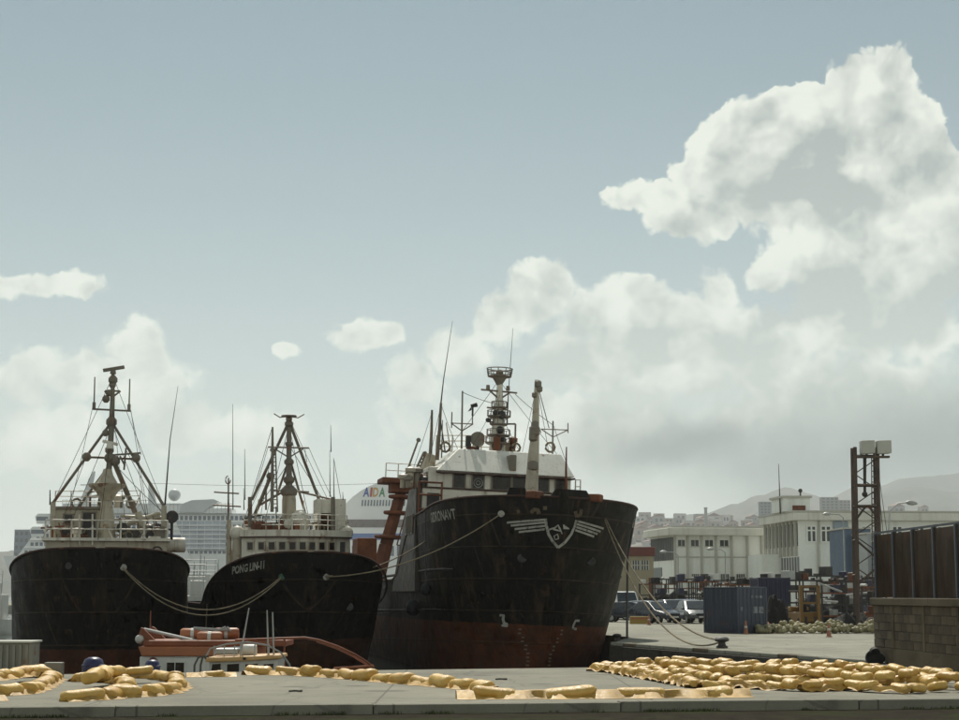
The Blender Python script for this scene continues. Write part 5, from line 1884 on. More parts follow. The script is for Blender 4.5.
MB().span((0, -.05, zp + .04), (Lw, .05, zp + .09)).build('top_rail', M_post, wall)
# black bundle at the foot of the wall end
fb_ = thing('tyre_bundle', 'dark rubber bundle at the left foot of the block wall', 'bundle', on(873, 664, QUAY))
for k, (dx, dz, r) in enumerate(((0, .17, .20), (.16, .14, .17), (.06, .32, .14))):
    MB().lathe([(r * .5, -.07), (r, -.07), (r * 1.06, 0), (r, .07), (r * .5, .07)], (dx, 0, dz), 14, Matrix.Rotation(rad(80 + 15 * k), 3, 'X')).build('tyre', M_black, fb_, 50)
tag(MB().path([on(883, 664.5, QUAY) + Vector((0, -.1, .02)), on(892, 661, QUAY) + Vector((0, -.2, .2))], .035, 6).build('iron_bar', M_dark), 'dark iron bar propped at the foot of the block wall', 'bar')

# ------------------------------------------------------------------ light tower behind the wall
D = 92.0
tw = thing('floodlight_tower', 'rusty lattice tower with two square floodlights above the block wall', 'light tower', (at(857, 600, D).x, D, QUAY))
ox = -at(857, 600, D).x
TX = lambda px, py: at(px, py, D).x + ox
TZ = lambda py: at(870, py, D).z - QUAY
M_tower = weathered('rusty_tower_steel', (.075, .052, .038), .7, .35, rust=.4, scale=2)
for (xa, ya), (xb, yb), w_ in (((858, 612), (855, 447), .2), ((880.5, 612), (877.5, 447), .2)):
    for dy in (0, .7):
        a_, b_ = Vector((TX(xa, ya), dy, 0)), Vector((TX(xb, yb), dy, TZ(yb)))
        MB().tube(a_, b_, .11, .10, 4).build('leg', M_tower, tw)
for py in (456, 485, 506):
    for dy in (0, .7):
        MB().tube((TX(855.5, py), dy, TZ(py)), (TX(878.5, py), dy, TZ(py)), .07, .07, 4).build('cross_bar', M_tower, tw)
for a_, b_ in (((866, 506), (856.5, 519)), ((868, 506), (879, 519)), ((856, 540), (879, 560)), ((857, 585), (880, 565))):
    MB().tube((TX(*a_), 0, TZ(a_[1])), (TX(*b_), 0, TZ(b_[1])), .06, .06, 4).build('brace', M_tower, tw)
for px in (855.5, 878.5):
    for py in (456, 485, 506, 540, 575):
        MB().tube((TX(px, py), 0, TZ(py)), (TX(px, py), .7, TZ(py)), .05, .05, 4).build('side_bar', M_tower, tw)
MB().tube((TX(866, 455), .3, TZ(455)), (TX(866, 493), .3, TZ(493)), .10, .08, 6).ball((TX(866, 494), .3, TZ(494)), .16, 8, 6).build('hoist', M_dark, tw)
for k in range(9):
    ya, yb = 458 + k * 15.5, 458 + (k + 1) * 15.5
    xa, xb = (856, 878.5) if k % 2 else (878.5, 856)
    MB().tube((TX(xa, ya), .35, TZ(ya)), (TX(xb, yb), .35, TZ(yb)), .03, .03, 4).build('lattice_bar', M_tower, tw)
lad = MB()
for k in range(26):
    py = 460 + k * 5.5
    lad.tube((TX(872, py), .1, TZ(py)), (TX(876.5, py), .1, TZ(py)), .025, .025, 4)
lad.tube((TX(872, 458), .1, TZ(458)), (TX(873, 600), .1, TZ(600)), .03, .03, 4)
lad.build('ladder', M_tower, tw)
cg = MB()
for px0, px1 in ((879, 888), (880, 893), (881, 898), (879, 884)):
    cg.tube((TX(px0, 458), 1, TZ(458)), (TX(px1, 560), 1.6, TZ(560)), .02, .02, 4)
cg.build('stay_wires', M_wire, tw)
M_flood = weathered('floodlight_housing', (.40, .40, .35), .5, .15, rust=.15)
for x0, x1 in ((860, 873.5), (876, 890)):
    pts = [(TX(x0, 441), TZ(454.5)), (TX(x1, 441), TZ(453.5)), (TX(x1, 441), TZ(440.5)), (TX(x0, 441), TZ(441))]
    fl = MB().prism(pts, -.35, .25).build('floodlight', M_flood, tw, 0, .04)
    MB().tube((TX((x0 + x1) / 2, 454), 0, TZ(454)), (TX((x0 + x1) / 2, 457), 0, TZ(458)), .07, .07, 6).build('bracket', M_tower, fl)
MB().span((TX(855, 457), -.2, TZ(458)), (TX(889, 457), .2, TZ(456))).build('head_beam', M_tower, tw)

# street lamp
D = 120.0
lm = thing('street_lamp', 'grey curved-arm street lamp standing right of the floodlight tower', 'street lamp', (at(891, 600, D).x, D, QUAY))
ox2 = -at(891, 600, D).x
MB().path([(0, 0, 0), (0, 0, at(890, 530, D).z - QUAY), (.1, 0, at(891, 512, D).z - QUAY), (.7, 0, at(897, 503.5, D).z - QUAY), (1.4, 0, at(908, 502.5, D).z - QUAY)], [.09, .07, .06, .05, .04], 8).build('pole', M_galv, lm, 50)
MB().lathe([(.05, -.4), (.16, -.2), (.17, .1), (.06, .42)], (1.65, 0, at(910, 503, D).z - QUAY), 10, Matrix.Rotation(rad(97), 3, 'Y')).build('lamp_head', M_galv, lm, 50)
for px, py, D, lab in ((664, 552, 150, 'slim lamp post before the left bay of the white warehouse'), (711, 549, 150, 'slim lamp post before the middle bays of the white warehouse'), (829, 514, 135, 'small lamp post in front of the port office windows')):
    lm = thing('lamp_post', lab, 'street lamp', (at(px + 14, py, D).x, D, QUAY))
    H = at(px, py, D).z - QUAY
    MB().path([(0, 0, 0), (0, 0, H - .3), (-.3, 0, H - .05), (-1.2, 0, H)], [.07, .05, .045, .04], 7).build('pole', M_galv, lm, 50)
    MB().lathe([(.04, -.35), (.13, -.2), (.14, .1), (.05, .3)], (-1.3, 0, H), 9, Matrix.Rotation(rad(-90), 3, 'Y')).build('lamp_head', M_galv, lm, 50)

# ------------------------------------------------------------------ containers
def ribbed(px0, px1, base, h, depth_m, label, mat, yaw=0.0, D=None, z0=0.0, posts=True):
    D = D or on(px0, base, QUAY).y
    a_ = at(px0, base, D)
    w = (px1 - px0) / F_PX * D
    t = thing('shipping_container', label, 'container', (a_.x, D, QUAY + z0), yaw)
    H = h / F_PX * D
    MB().span((.03, .03, .08), (w - .03, depth_m - .03, H - .06)).build('box', mat, t)
    MB().span((0, 0, H - .06), (w, depth_m, H)).build('roof', mat, t, 0, .02)
    MB().span((0, 0, 0), (w, depth_m, .08)).build('base', mat, t)
    for x in (.05, w - .05):
        for y in (.05, depth_m - .05):
            MB().span((x - .06, y - .06, .0), (x + .06, y + .06, H + .004)).build('corner_post', mat, t)
    n = max(4, int(w / .28))
    me_ = MB().prism([(-.06, 0), (-.04, -.035), (.04, -.035), (.06, 0)], .12, H - .1, 'z').mesh('corrugation', mat)
    for k in range(n):
        link('corrugation', me_, t, (.12 + (w - .24) * (k + .5) / n, .03, 0))
    ns = max(4, int(depth_m / .28))
    for k in range(ns):
        link('corrugation', me_, t, (.03, .12 + (depth_m - .24) * (k + .5) / ns, 0), (0, 0, -math.pi / 2))
    return t, w, H


M_cblue = weathered('container_blue', (.055, .066, .095), .55, .25, rust=.3, streak=.4, streakcol=(.02, .025, .04))
M_navy = weathered('container_navy', (.013, .014, .045), .5, .3, rust=.15)
D = on(738, 633.5, QUAY).y
ct = thing('shipping_container', 'small blue steel container with white stencil marks on the quay', 'container', (at(738, 633.5, D).x, D, QUAY), rad(38))
cw, cdp, cH = 2.15, 2.35, 2.30
MB().span((.03, .03, .08), (cw - .03, cdp - .03, cH - .06)).build('box', M_cblue, ct)
MB().span((0, 0, cH - .06), (cw, cdp, cH)).build('roof', M_cblue, ct, 0, .02)
MB().span((0, 0, 0), (cw, cdp, .08)).build('base', M_cblue, ct)
for x in (.05, cw - .05):
    for y in (.05, cdp - .05):
        MB().span((x - .06, y - .06, 0), (x + .06, y + .06, cH + .004)).build('corner_post', M_cblue, ct)
me_ = MB().prism([(-.07, 0), (-.045, -.04), (.045, -.04), (.07, 0)], .12, cH - .1, 'z').mesh('corrugation', M_cblue)
for k in range(7):
    link('corrugation', me_, ct, (.2 + (cw - .4) * k / 6, .03, 0))
    link('corrugation', me_, ct, (.03, .2 + (cdp - .4) * k / 6, 0), (0, 0, -math.pi / 2))
M_sten = weathered('stencil_grey', (.20, .22, .24), .7, .3, scale=6, worn=(.05, .06, .09))
for x, z, w_, h_ in ((.2, 1.12, .16, .18), (1.1, .98, .34, .34), (1.52, .98, .34, .34), (1.0, 1.75, .2, .12), (1.3, 1.75, .2, .12), (1.6, 1.75, .2, .12)):
    MB().span((x, -.024, z), (x + w_, -.018, z + h_)).build('stencil_mark', M_sten, ct)
ribbed(759, 791, 614, 26, 2.4, 'navy blue container raised behind the small blue one', M_navy, .05, 104, 1.35)
sup = thing('container_trestle', 'dark steel trestle carrying the navy container', 'trestle', (at(759, 614, 104).x, 104, QUAY))
for x in (.1, 1.8):
    for y in (.2, 2.1):
        MB().span((x - .07, y - .07, 0), (x + .07, y + .07, 1.35)).build('leg', M_dark, sup)
MB().span((0, .1, 1.23), (1.95, .3, 1.34)).span((0, 2.0, 1.23), (1.95, 2.2, 1.34)).build('beam', M_dark, sup)

# ------------------------------------------------------------------ forklift
D = 97.0
fk = thing('forklift', 'yellow forklift with raised twin mast parked among the racks', 'forklift', (at(804, 628, D).x, D, QUAY), rad(12))
M_yel = weathered('forklift_yellow', (.20, .105, .018), .5, .25, rust=.35, streak=.3)
for x in (-.52, .52):
    MB().span((x - .09, -1.0, .1), (x + .09, -.82, 2.42)).build('mast_rail', M_yel, fk, 0, .01)
for z in (.5, 1.45, 2.38):
    MB().span((-.52, -.98, z - .06), (.52, -.86, z + .06)).build('mast_crossbar', M_yel, fk)
for x in (-.28, .28):
    MB().span((x - .06, -1.02, .06), (x + .06, -.99, .7)).build('fork_back', M_dark, fk)
    MB().span((x - .06, -2.0, .06), (x + .06, -1.02, .10)).build('fork', M_dark, fk)
MB().span((-.55, -.75, .3), (.55, 1.0, .95)).span((-.55, .5, .95), (.55, 1.05, 1.25)).build('body', M_yel, fk, 0, .08)
for x in (-.48, .48):
    for y in (-.6, .75):
        MB().tube((x, y, .9), (x, y + (.12 if y < 0 else 0), 2.1), .04, .04, 6).build('cab_post', M_dark, fk)
MB().span((-.55, -.6, 2.08), (.55, .85, 2.15)).build('overhead_guard', M_dark, fk, 0, .02)
MB().span((-.25, .1, .95), (.25, .2, 1.5)).span((-.25, -.3, .95), (.25, .15, 1.05)).build('seat', M_black, fk, 0, .04)
for x in (-.5, .5):
    for y in (-.7, .7):
        w_ = MB().lathe([(.14, -.1), (.3, -.1), (.32, 0), (.3, .1), (.14, .1)], (x, y, .32), 14, Matrix.Rotation(rad(90), 3, 'Y')).build('wheel', M_black, fk, 40)

# ------------------------------------------------------------------ cars
def car(px, D, yaw, col, label, L=4.2, W=1.75, H=1.45, van=False):
    m_ = weathered('car_paint_%s' % label[:10].replace(' ', '_'), col, .25, .08, fine=.03, spec=.6)
    p = at(px, 600, D)
    t = thing('parked_car', label, 'car', (p.x, D, QUAY - .012), yaw, 'cars parked along the quay')
    # local: front towards -y
    if van:
        prof = [(-L / 2, .35), (-L / 2, .85), (-L / 2 + .5, 1.05), (-L / 2 + 1.25, H - .06), (-L / 2 + 1.7, H), (L / 2 - .2, H), (L / 2, H - .3), (L / 2, .35)]
    else:
        prof = [(-L / 2, .35), (-L / 2 + .02, .68), (-L / 2 + .35, .80), (-L / 2 + 1.05, .92), (-L / 2 + 1.85, H - .04), (-L / 2 + 2.3, H), (L / 2 - 1.1, H - .04), (L / 2 - .35, .98), (L / 2, .88), (L / 2, .35)]
    vs, fs = [], []
    n = len(prof)
    zs_belt = .92
    for s_ in (-1, 1):
        for y, z in prof:
            k = 1.0 if z < 1.0 else 1 - .16 * (z - 1.0) / (H - 1.0)
            vs.append((s_ * W / 2 * k, y, z))
    fs = [tuple(range(n)), tuple(reversed(range(n, 2 * n)))] + [(i, n + i, n + (i + 1) % n, (i + 1) % n) for i in range(n)]
    MB().add(vs, fs).build('body', m_, t, 30, .05)
    (ya, za), (yb, zb) = (prof[2], prof[3]) if van else (prof[3], prof[4])
    def sl(k, dx):
        y, z = ya + (yb - ya) * k, za + (zb - za) * k
        kk = 1 - .16 * max(0, z - 1) / (H - 1)
        return y - .03, z + .03, W / 2 * kk - dx
    y0, z0, w0 = sl(.06, .12)
    y1, z1, w1 = sl(.94, .12)
    MB().add([(-w0, y0, z0), (w0, y0, z0), (w1, y1, z1), (-w1, y1, z1)], [(0, 1, 2, 3)]).build('windscreen', glass('car_glass', (.05, .06, .07), .04), t)
    for s_ in (-1, 1):
        wy = [(yb - .3, .98), (yb + .15, H - .13), (L / 2 - 1.25, H - .15), (L / 2 - .75, .99)]
        MB().add([(s_ * (W / 2 * (1 - .16 * max(0, z - 1) / (H - 1)) + .012), y, z) for y, z in wy], [(0, 1, 2, 3)]).build('side_window', glass('car_glass', (.05, .06, .07), .04), t)
        MB().box((s_ * W * .36, -L / 2 - .005, .66), (.34, .06, .15)).build('headlight', weathered('lamp_lens', (.6, .62, .62), .1, .1), t, 0, .03)
        MB().box((s_ * (W / 2 + .07), yb - .35, 1.0), (.16, .1, .12)).build('wing_mirror', m_, t, 0, .03)
        for y in (-L / 2 + .75, L / 2 - .8):
            wh = MB().lathe([(.2, -.1), (.29, -.1), (.31, 0), (.29, .1), (.2, .1)], (s_ * (W / 2 - .1), y, .31), 16, Matrix.Rotation(rad(90), 3, 'Y')).build('wheel', M_black, t, 40)
            MB().lathe([(.02, -.105), (.19, -.105), (.19, .105), (.02, .105)], (s_ * (W / 2 - .1), y, .31), 12, Matrix.Rotation(rad(90), 3, 'Y')).build('rim', M_galv, wh, 30)
    MB().box((0, -L / 2 - .02, .62), (W * .42, .05, .12)).build('grille', M_black, t)
    MB().box((0, -L / 2 - .01, .42), (W * .9, .1, .14)).build('bumper', m_, t, 0, .04)
    MB().box((0, -L / 2 - .07, .46), (.5, .02, .1)).build('number_plate', M_bwhite, t)
    return t
car(673, 121, rad(14), (.018, .022, .035), 'dark navy car facing the camera left of the blue container', 4.3, 1.85, 1.6)
car(646, 131, rad(60), (.26, .29, .32), 'silver car side on behind the navy car', 4.3, 1.75, 1.5)
car(631, 122, rad(75), (.020, .024, .04), 'dark car low beside the emblem bow', 4.2, 1.75, 1.45)
car(622, 136, rad(10), (.52, .52, .50), 'white van partly hidden behind the emblem bow', 4.8, 1.95, 2.2, True)
car(694, 134, rad(-65), (.36, .36, .35), 'pale grey car showing left of the blue container', 4.2, 1.75, 1.45)
car(655, 116, rad(35), (.03, .035, .05), 'dark blue hatchback angled beside the yellow barrier', 4.0, 1.7, 1.5)
car(694, 117, rad(8), (.06, .065, .07), 'charcoal car facing the camera against the blue container', 4.2, 1.8, 1.55)
car(686, 127, rad(5), (.16, .20, .28), 'light blue car roof showing behind the navy car', 4.2, 1.8, 1.6)
car(660, 146, rad(80), (.05, .055, .07), 'dark blue car in the second row behind the silver car', 4.4, 1.75, 1.5)

# ------------------------------------------------------------------ racks and stacked gear
def rack(px, D, w, dp, h, lv, label, yaw=0.0, load=True, seed=0):
    rs = random.Random(seed)
    p = at(px, 600, D)
    t = thing('steel_rack', label, 'rack', (p.x, D, QUAY - .012), yaw, 'steel racks standing in the yard')
    for x in [w * k / max(1, round(w / 1.3)) for k in range(round(w / 1.3) + 1)]:
        for y in (0, dp):
            MB().span((x - .05, y - .05, 0), (x + .05, y + .05, h)).build('upright', M_dark, t)
    for k in range(lv):
        z = h * (k + 1) / lv - .05
        for y in (0, dp):
            MB().span((-.05, y - .04, z - .05), (w + .05, y + .04, z + .05)).build('beam', M_dark if k % 2 else M_rust, t)
        if load:
            for j in range(int(w / .55)):
                if rs.random() < .12:
                    continue
                s_ = rs.uniform(.25, .62)
                mm = rs.choice([M_galv, M_dark, M_rust, M_dark, M_dark, M_navy, M_black, M_bwhite])
                x = .3 + j * .55
                if rs.random() < .5:
                    MB().box((x, rs.uniform(.2, dp - .2), z + .05 + s_ / 2), (s_, s_ * 1.3, s_), Matrix.Rotation(rs.random(), 3, 'Z')).build('crate', mm, t, 0, .02)
                else:
                    MB().tube((x, .1, z + .12), (x + rs.uniform(-.1, .1), dp - .1, z + .14), .08, .08, 7).build('pipe', mm, t)
    return t
rack(677, 139, 3.6, 1.2, 3.0, 3, 'dark steel rack of pipes before the left warehouse bays', .05, seed=1)
rack(640, 152, 3.4, 1.2, 2.9, 3, 'steel rack in the rear row before the warehouse end', -.05, seed=2)
rack(718, 128, 3.2, 1.2, 2.7, 3, 'steel rack of gear just above the small blue container', .08, seed=3)
rack(822, 104, 3.0, 1.2, 2.75, 4, 'loaded steel rack right of the yellow forklift', .04, seed=4)
rack(846, 112, 2.6, 1.2, 3.0, 4, 'taller loaded steel rack beside the block wall panels', -.03, seed=5)
rack(785, 112, 2.4, 1.2, 2.9, 4, 'steel rack between the navy container and the forklift', 0, seed=6)
rack(886, 84, 6.0, 1.2, 2.6, 3, 'long steel rack seen through the smoked panels', .1, seed=7)
rack(655, 158, 5.0, 1.4, 3.4, 4, 'long dark rack in the rear row behind the parked cars', .02, seed=8)
rack(700, 148, 4.0, 1.4, 3.2, 4, 'dark rack in the rear row above the pale grey car', .04, seed=9)
rack(742, 140, 3.6, 1.4, 3.2, 4, 'dark rack in the rear row above the blue container roof', .0, seed=10)
rack(800, 122, 3.0, 1.4, 3.3, 4, 'dark rack in the rear row right behind the forklift mast', .0, seed=11)
rack(836, 126, 4.0, 1.4, 3.2, 4, 'dark rack in the rear row beside the floodlight tower', .0, seed=12)
rack(862, 98, 2.2, 1.2, 2.4, 3, 'low dark rack at the foot of the floodlight tower', .02, seed=13)
# loose scaffold poles leaning across the racks
for k, (a_, b_, lab) in enumerate((((818, 583), (842, 592), 'pale scaffold pole slanting across the rack right of the forklift'), ((824, 601), (838, 602), 'short white beam lying beside the forklift'), ((846, 595), (876, 592), 'long pale pole lying level on the rack by the wall'))):
    tag(MB().tube(at(*a_, 101), at(*b_, 101), .06, .06, 7).build('scaffold_pole', M_galv), lab, 'pole')
# nets and floats
def heap(name, label, cat, px0, px1, base, top, D, mat, seed, n=26, amp=.22):
    rs = random.Random(seed)
    x0, x1 = at(px0, base, D).x, at(px1, base, D).x
    H = (base - top) / F_PX * D
    w, dp = x1 - x0, 1.7
    ph = [rs.random() * 6.28 for _ in range(8)]
    vs, fs = [], []
    for j in range(n + 1):
        for i in range(n + 1):
            u, v = i / n, j / n
            e_ = max(0, 1 - (2 * u - 1) ** 2) ** .6 * max(0, 1 - (2 * v - 1) ** 2) ** .6
            z = H * e_ * (.8 + amp * math.sin(u * 9 + ph[0]) * math.sin(v * 7 + ph[1]) + amp * .6 * math.sin(u * 23 + ph[2] + v * 11) + rs.uniform(-.06, .06))
            vs.append((u * w, v * dp, max(z, 0)))
    for j in range(n):
        for i in range(n):
            a_ = j * (n + 1) + i
            fs.append((a_, a_ + 1, a_ + n + 2, a_ + n + 1))
    o = MB().add(vs, fs).build(name, mat, None, 70, 0, (x0, D, QUAY - .012))
    return tag(o, label, cat)
M_net = weathered('black_netting', (.018, .017, .015), .9, .4, scale=4, bump=1, bscale=14)
heap('net_pile', 'long black net heap lying behind the parked cars', 'net', 616, 706, 622, 596, 142, M_net, 13)
heap('net_pile', 'dark net heap under the rack behind the forklift', 'net', 786, 880, 628, 600, 108, M_net, 14)
heap('net_pile', 'black heap of fishing net before the rack at the wall', 'net', 830, 880, 632, 613, 92, M_net, 3)
heap('net_pile', 'black net bundle hanging below the navy container', 'net', 765, 794, 633, 600, 99, M_net, 4)
heap('net_pile', 'low brown net heap right of the black net pile', 'net', 862, 902, 634, 619, 88, weathered('brown_netting', (.07, .05, .03), .9, .4, scale=4, bump=1, bscale=14), 6)
rs = random.Random(9)
mb = MB()
D = 86.0
for k in range(420):
    px = rs.uniform(757, 884)
    dd = D + rs.uniform(-.8, 1.6)
    hgt = .55 * (.35 + .65 * abs(math.sin(px * .07)) * (1 if px > 790 else .6))
    p = at(px, 640, dd)
    r_ = rs.uniform(.08, .15)
    z = QUAY + r_ + max(0, rs.uniform(-.1, 1)) * hgt * (1 - abs(dd - D - .4) / 2.2)
    mb.ball((p.x, dd, z), r_, 8, 5)
nf = mb.build('net_floats', weathered('weathered_net_float', (.30, .27, .15), .6, .35, scale=.7), None, 60)
struct(nf, 'stuff')
nf['label'], nf['category'] = 'heap of pale round net floats before the forklift', 'floats'
M_cone = weathered('cone_orange', (.32, .13, .07), .6, .2)
for px, py, lab in ((746, 634, 'orange traffic cone before the blue container'), (829, 637, 'faded orange cone among the pale net floats'), (649, 625, 'orange cone beside the yellow barrier at the cars')):
    q = on(px, py, QUAY)
    t = thing('traffic_cone', lab, 'cone', q)
    MB().lathe([(.16, 0), (.16, .03), (.11, .04), (.04, .62), (.025, .65)], (0, 0, 0), 12).build('cone', M_cone, t, 40)
    MB().lathe([(.079, .30), (.082, .31), (.062, .42), (.058, .43)], (0, 0, 0), 12).build('stripe', M_bwhite, t)
for px0, px1, py, lab in ((630, 650, 624, 'low yellow barrier beside the emblem bow'), (699, 706, 622, 'yellow barrier at the left of the blue container')):
    q = on(px0, py, QUAY)
    w_ = (px1 - px0) / F_PX * q.y
    t = thing('road_barrier', lab, 'barrier', q)
    MB().prism([(-.22, 0), (.22, 0), (.10, .18), (.07, .5), (-.07, .5), (-.10, .18)], 0, w_, 'x').build('body', weathered('barrier_yellow', (.30, .20, .04), .6, .2), t, 0, .03)
    MB().span((0, -.09, .3), (w_, -.085, .4)).build('band', M_orange, t)
rs = random.Random(4)
M_pink = weathered('pink_rag', (.40, .16, .10), .9, .3)
heap('net_pile', 'small pinkish net heap between the cone and the pale floats', 'net', 758, 776, 634, 623, 87, M_pink, 8)

# ------------------------------------------------------------------ port buildings
M_wh = weathered('warehouse_white', (.76, .775, .735), .8, .06, streak=.35, streakcol=(.45, .44, .38), scale=.25)
M_whs = weathered('warehouse_trim', (.44, .43, .38), .8, .1, scale=.3)
M_eave = weathered('eave_concrete', (.64, .635, .57), .8, .12, streak=.4, streakcol=(.36, .33, .28), scale=.3)
M_louv = weathered('louvre_grey', (.20, .21, .21), .7, .1)
M_bglass = glass('building_glass', (.06, .065, .065), .15)
M_blue = weathered('blue_cladding', (.09, .13, .19), .7, .12)

class Bld:
    """building with a corner towards us: front wall runs to the right (u), end wall runs back to the left (v)"""
    def __init__(self, name, label, cx, D, yaw):
        p = at(cx, 600, D)
        self.root = thing(name, label, 'building', (p.x, D, QUAY - .012), rad(yaw))
        self.o = Vector((p.x, D, QUAY - .012))
        self.R = Matrix.Rotation(rad(yaw), 3, 'Z')
        self.Ri = self.R.transposed()
    def u(self, px):
        """distance along the front wall (local y = 0) seen at a pixel column"""
        d = self.Ri @ ray(px, 560)
        c = self.Ri @ (Vector((0, 0, CAM_Z)) - self.o)
        return (c + d * (-c.y / d.y)).x
    def v(self, px):
        d = self.Ri @ ray(px, 560)
        c = self.Ri @ (Vector((0, 0, CAM_Z)) - self.o)
        return (c + d * (-c.x / d.x)).y
    def z(self, py):
        """height at the near corner"""
        return at(0, py, self.o.y).z - self.o.z
    def add(self, mb, name, mat, parent=None, bevel=0):
        return mb.build(name, mat, parent or self.root, 0, bevel)

# beige office with a red roof band
b1 = Bld('office_building', 'beige office with a red roof band behind the emblem bow', 628, 175, 4)
W_ = b1.u(653.5)
H_ = b1.z(547)
b1.add(MB().span((-9, 0, 0), (W_, 9, b1.z(556))), 'wall', weathered('beige_render', (.30, .26, .18), .85, .1))
b1.add(MB().span((-9.2, -.25, b1.z(556)), (W_ + .15, 9, H_)), 'roof', weathered('red_roof_band', (.14, .045, .035), .8, .2), None, .05)
for px0, px1 in ((632, 639.5), (641, 648.5), (612, 620)):
    w_ = b1.add(MB().span((b1.u(px0), -.03, b1.z(570)), (b1.u(px1), .01, b1.z(560.5))), 'window', M_bglass)
    fr = MB()
    a_, c_ = b1.u(px0), b1.u(px1)
    zb_, zt2 = b1.z(570), b1.z(560.5)
    for k in range(4):
        x = a_ + (c_ - a_) * k / 3
        fr.span((x - .05, -.07, zb_), (x + .05, -.031, zt2))
    fr.span((a_, -.065, (zb_ + zt2) / 2 - .04), (c_, -.032, (zb_ + zt2) / 2 + .04))
    fr.build('window_frame', M_whs, w_)
b1.add(MB().span((b1.u(648.5), -.06, 0), (b1.u(652), .0, b1.z(578))), 'door', M_rust)

# white warehouse with tall bays
b2 = Bld('warehouse', 'white warehouse with tall bays and a deep eave behind the yard', 674.5, 205, 10)
W_ = b2.u(771)
V_ = b2.v(652)
zt_, ze = b2.z(528), b2.z(535.5)
b2.add(MB().span((0, 0, 0), (W_, V_, ze)), 'wall', M_wh)
b2.add(MB().span((-1.0, -1.2, ze), (W_ + .5, V_ + .5, zt_)), 'roof_slab', M_eave, None, .08)
b2.add(MB().span((-.4, -.5, zt_), (W_, V_, zt_ + .25)), 'roof_edge', M_whs)
bays = [674.8, 687.5, 701.5, 716, 731.5, 747.5, 762]
for px in bays:
    x = b2.u(px)
    b2.add(MB().span((x - .13, -.22, 0), (x + .13, .0, ze)), 'pilaster', M_whs)
for k in range(6):
    a_, c_ = b2.u(bays[k]), b2.u(bays[k + 1])
    m0, m1 = a_ + (c_ - a_) * .28, a_ + (c_ - a_) * .80
    if k < 4:
        w_ = b2.add(MB().span((m0, -.05, b2.z(546)), (m1, -.005, b2.z(540))), 'window', M_bglass)
        MB().span(((m0 + m1) / 2 - .05, -.09, b2.z(546)), ((m0 + m1) / 2 + .05, -.051, b2.z(540))).span((m0 - .1, -.09, b2.z(546) - .12), (m1 + .1, -.051, b2.z(546))).build('window_frame', M_whs, w_)
    w_ = b2.add(MB().span((m0, -.05, b2.z(582)), (m1, -.005, b2.z(574))), 'window', M_bglass)
    fr = MB()
    for j in range(5):
        x = m0 + (m1 - m0) * j / 4
        fr.span((x - .04, -.09, b2.z(582)), (x + .04, -.051, b2.z(574)))
    fr.build('window_frame', M_whs, w_)
b2.add(MB().span((.2, -.10, b2.z(557) - .06), (W_, -.02, b2.z(557) + .06)), 'wall_seam', M_whs)
lv = MB()
z0_, z1_ = b2.z(560), b2.z(537)
for k in range(15):
    y = V_ * (.02 + .96 * k / 14)
    b2.add(MB().span((-.18, y - .07, z0_), (-.005, y + .07, z1_)), 'louvre_fin', M_louv)
b2.add(MB().span((-.06, .1, z0_), (-.003, V_ - .1, z1_)), 'louvre_back', M_bglass)
y0_, y1_ = b2.v(662), b2.v(654)
b2.add(MB().span((-.1, y0_, 0), (-.004, y1_, b2.z(567))), 'door', M_louv)

# port office at the right, with a roof house
b3 = Bld('port_office', 'white port office with tall window fins and a roof house', 800, 190, 6)
W_ = b3.u(1010)
V_ = b3.v(766)
zt_, ze = b3.z(512.5), b3.z(520.5)
b3.add(MB().span((0, 0, 0), (W_, V_, ze)), 'wall', M_wh)
b3.add(MB().span((-.7, -.8, ze), (W_ + .5, V_ + .5, zt_)), 'parapet', M_eave, None, .06)
b3.add(MB().span((-.75, -.85, zt_), (W_ + .55, V_ + .55, zt_ + .2)), 'coping', M_whs)
xa, xb = b3.u(790), b3.u(817)
b3.add(MB().span((xa, 2, zt_ + .2), (xb, 7, b3.z(497))), 'roof_house', M_wh)
b3.add(MB().span((xa - .2, 1.8, b3.z(497)), (xb + .2, 7.2, b3.z(497) + .25)), 'roof_house_slab', M_whs)
xc = b3.u(805.5)
b3.add(MB().span((xc - .75, 1.95, b3.z(510.5)), (xc + .75, 1.99, b3.z(504.5))), 'window', M_rust)
b3.add(MB().tube((b3.u(789), 3, zt_), (b3.u(788.5), 3, b3.z(462)), .09, .03, 6), 'roof_aerial', M_wire)
b3.add(MB().tube((b3.u(810), 3, b3.z(497)), (b3.u(810), 3, b3.z(489)), .1, .08, 6).ball((b3.u(810), 3, b3.z(489)), .25, 8, 6), 'roof_lamp', M_dark)
for (px0, px1) in ((807.5, 816.5), (821.5, 831.5), (841, 850.5), (862, 872), (893, 903), (915, 925), (938, 948), (962, 972)):
    a_, c_ = b3.u(px0), b3.u(px1)
    zb_, zt2 = b3.z(542), b3.z(526)
    w_ = b3.add(MB().span((a_, -.05, zb_), (c_, -.004, zt2)), 'window', M_bglass)
    fr = MB()
    for x in (a_, (a_ + c_) / 2, c_):
        fr.span((x - .09, -.12, zb_ - .1), (x + .09, -.051, zt2 + .1))
    for z_ in (zb_, zb_ + (zt2 - zb_) * .72, zt2):
        fr.span((a_ + .09, -.11, z_ - .08), ((a_ + c_) / 2 - .09, -.052, z_ + .08)).span(((a_ + c_) / 2 + .09, -.11, z_ - .08), (c_ - .09, -.052, z_ + .08))
    fr.build('window_frame', M_wh, w_)
    if 840 < px0 < 880:
        w2 = b3.add(MB().span((a_, -.05, b3.z(562)), (c_, -.004, b3.z(549))), 'window', M_bglass)
        MB().span(((a_ + c_) / 2 - .08, -.11, b3.z(562)), ((a_ + c_) / 2 + .08, -.051, b3.z(549))).build('window_frame', M_wh, w2)
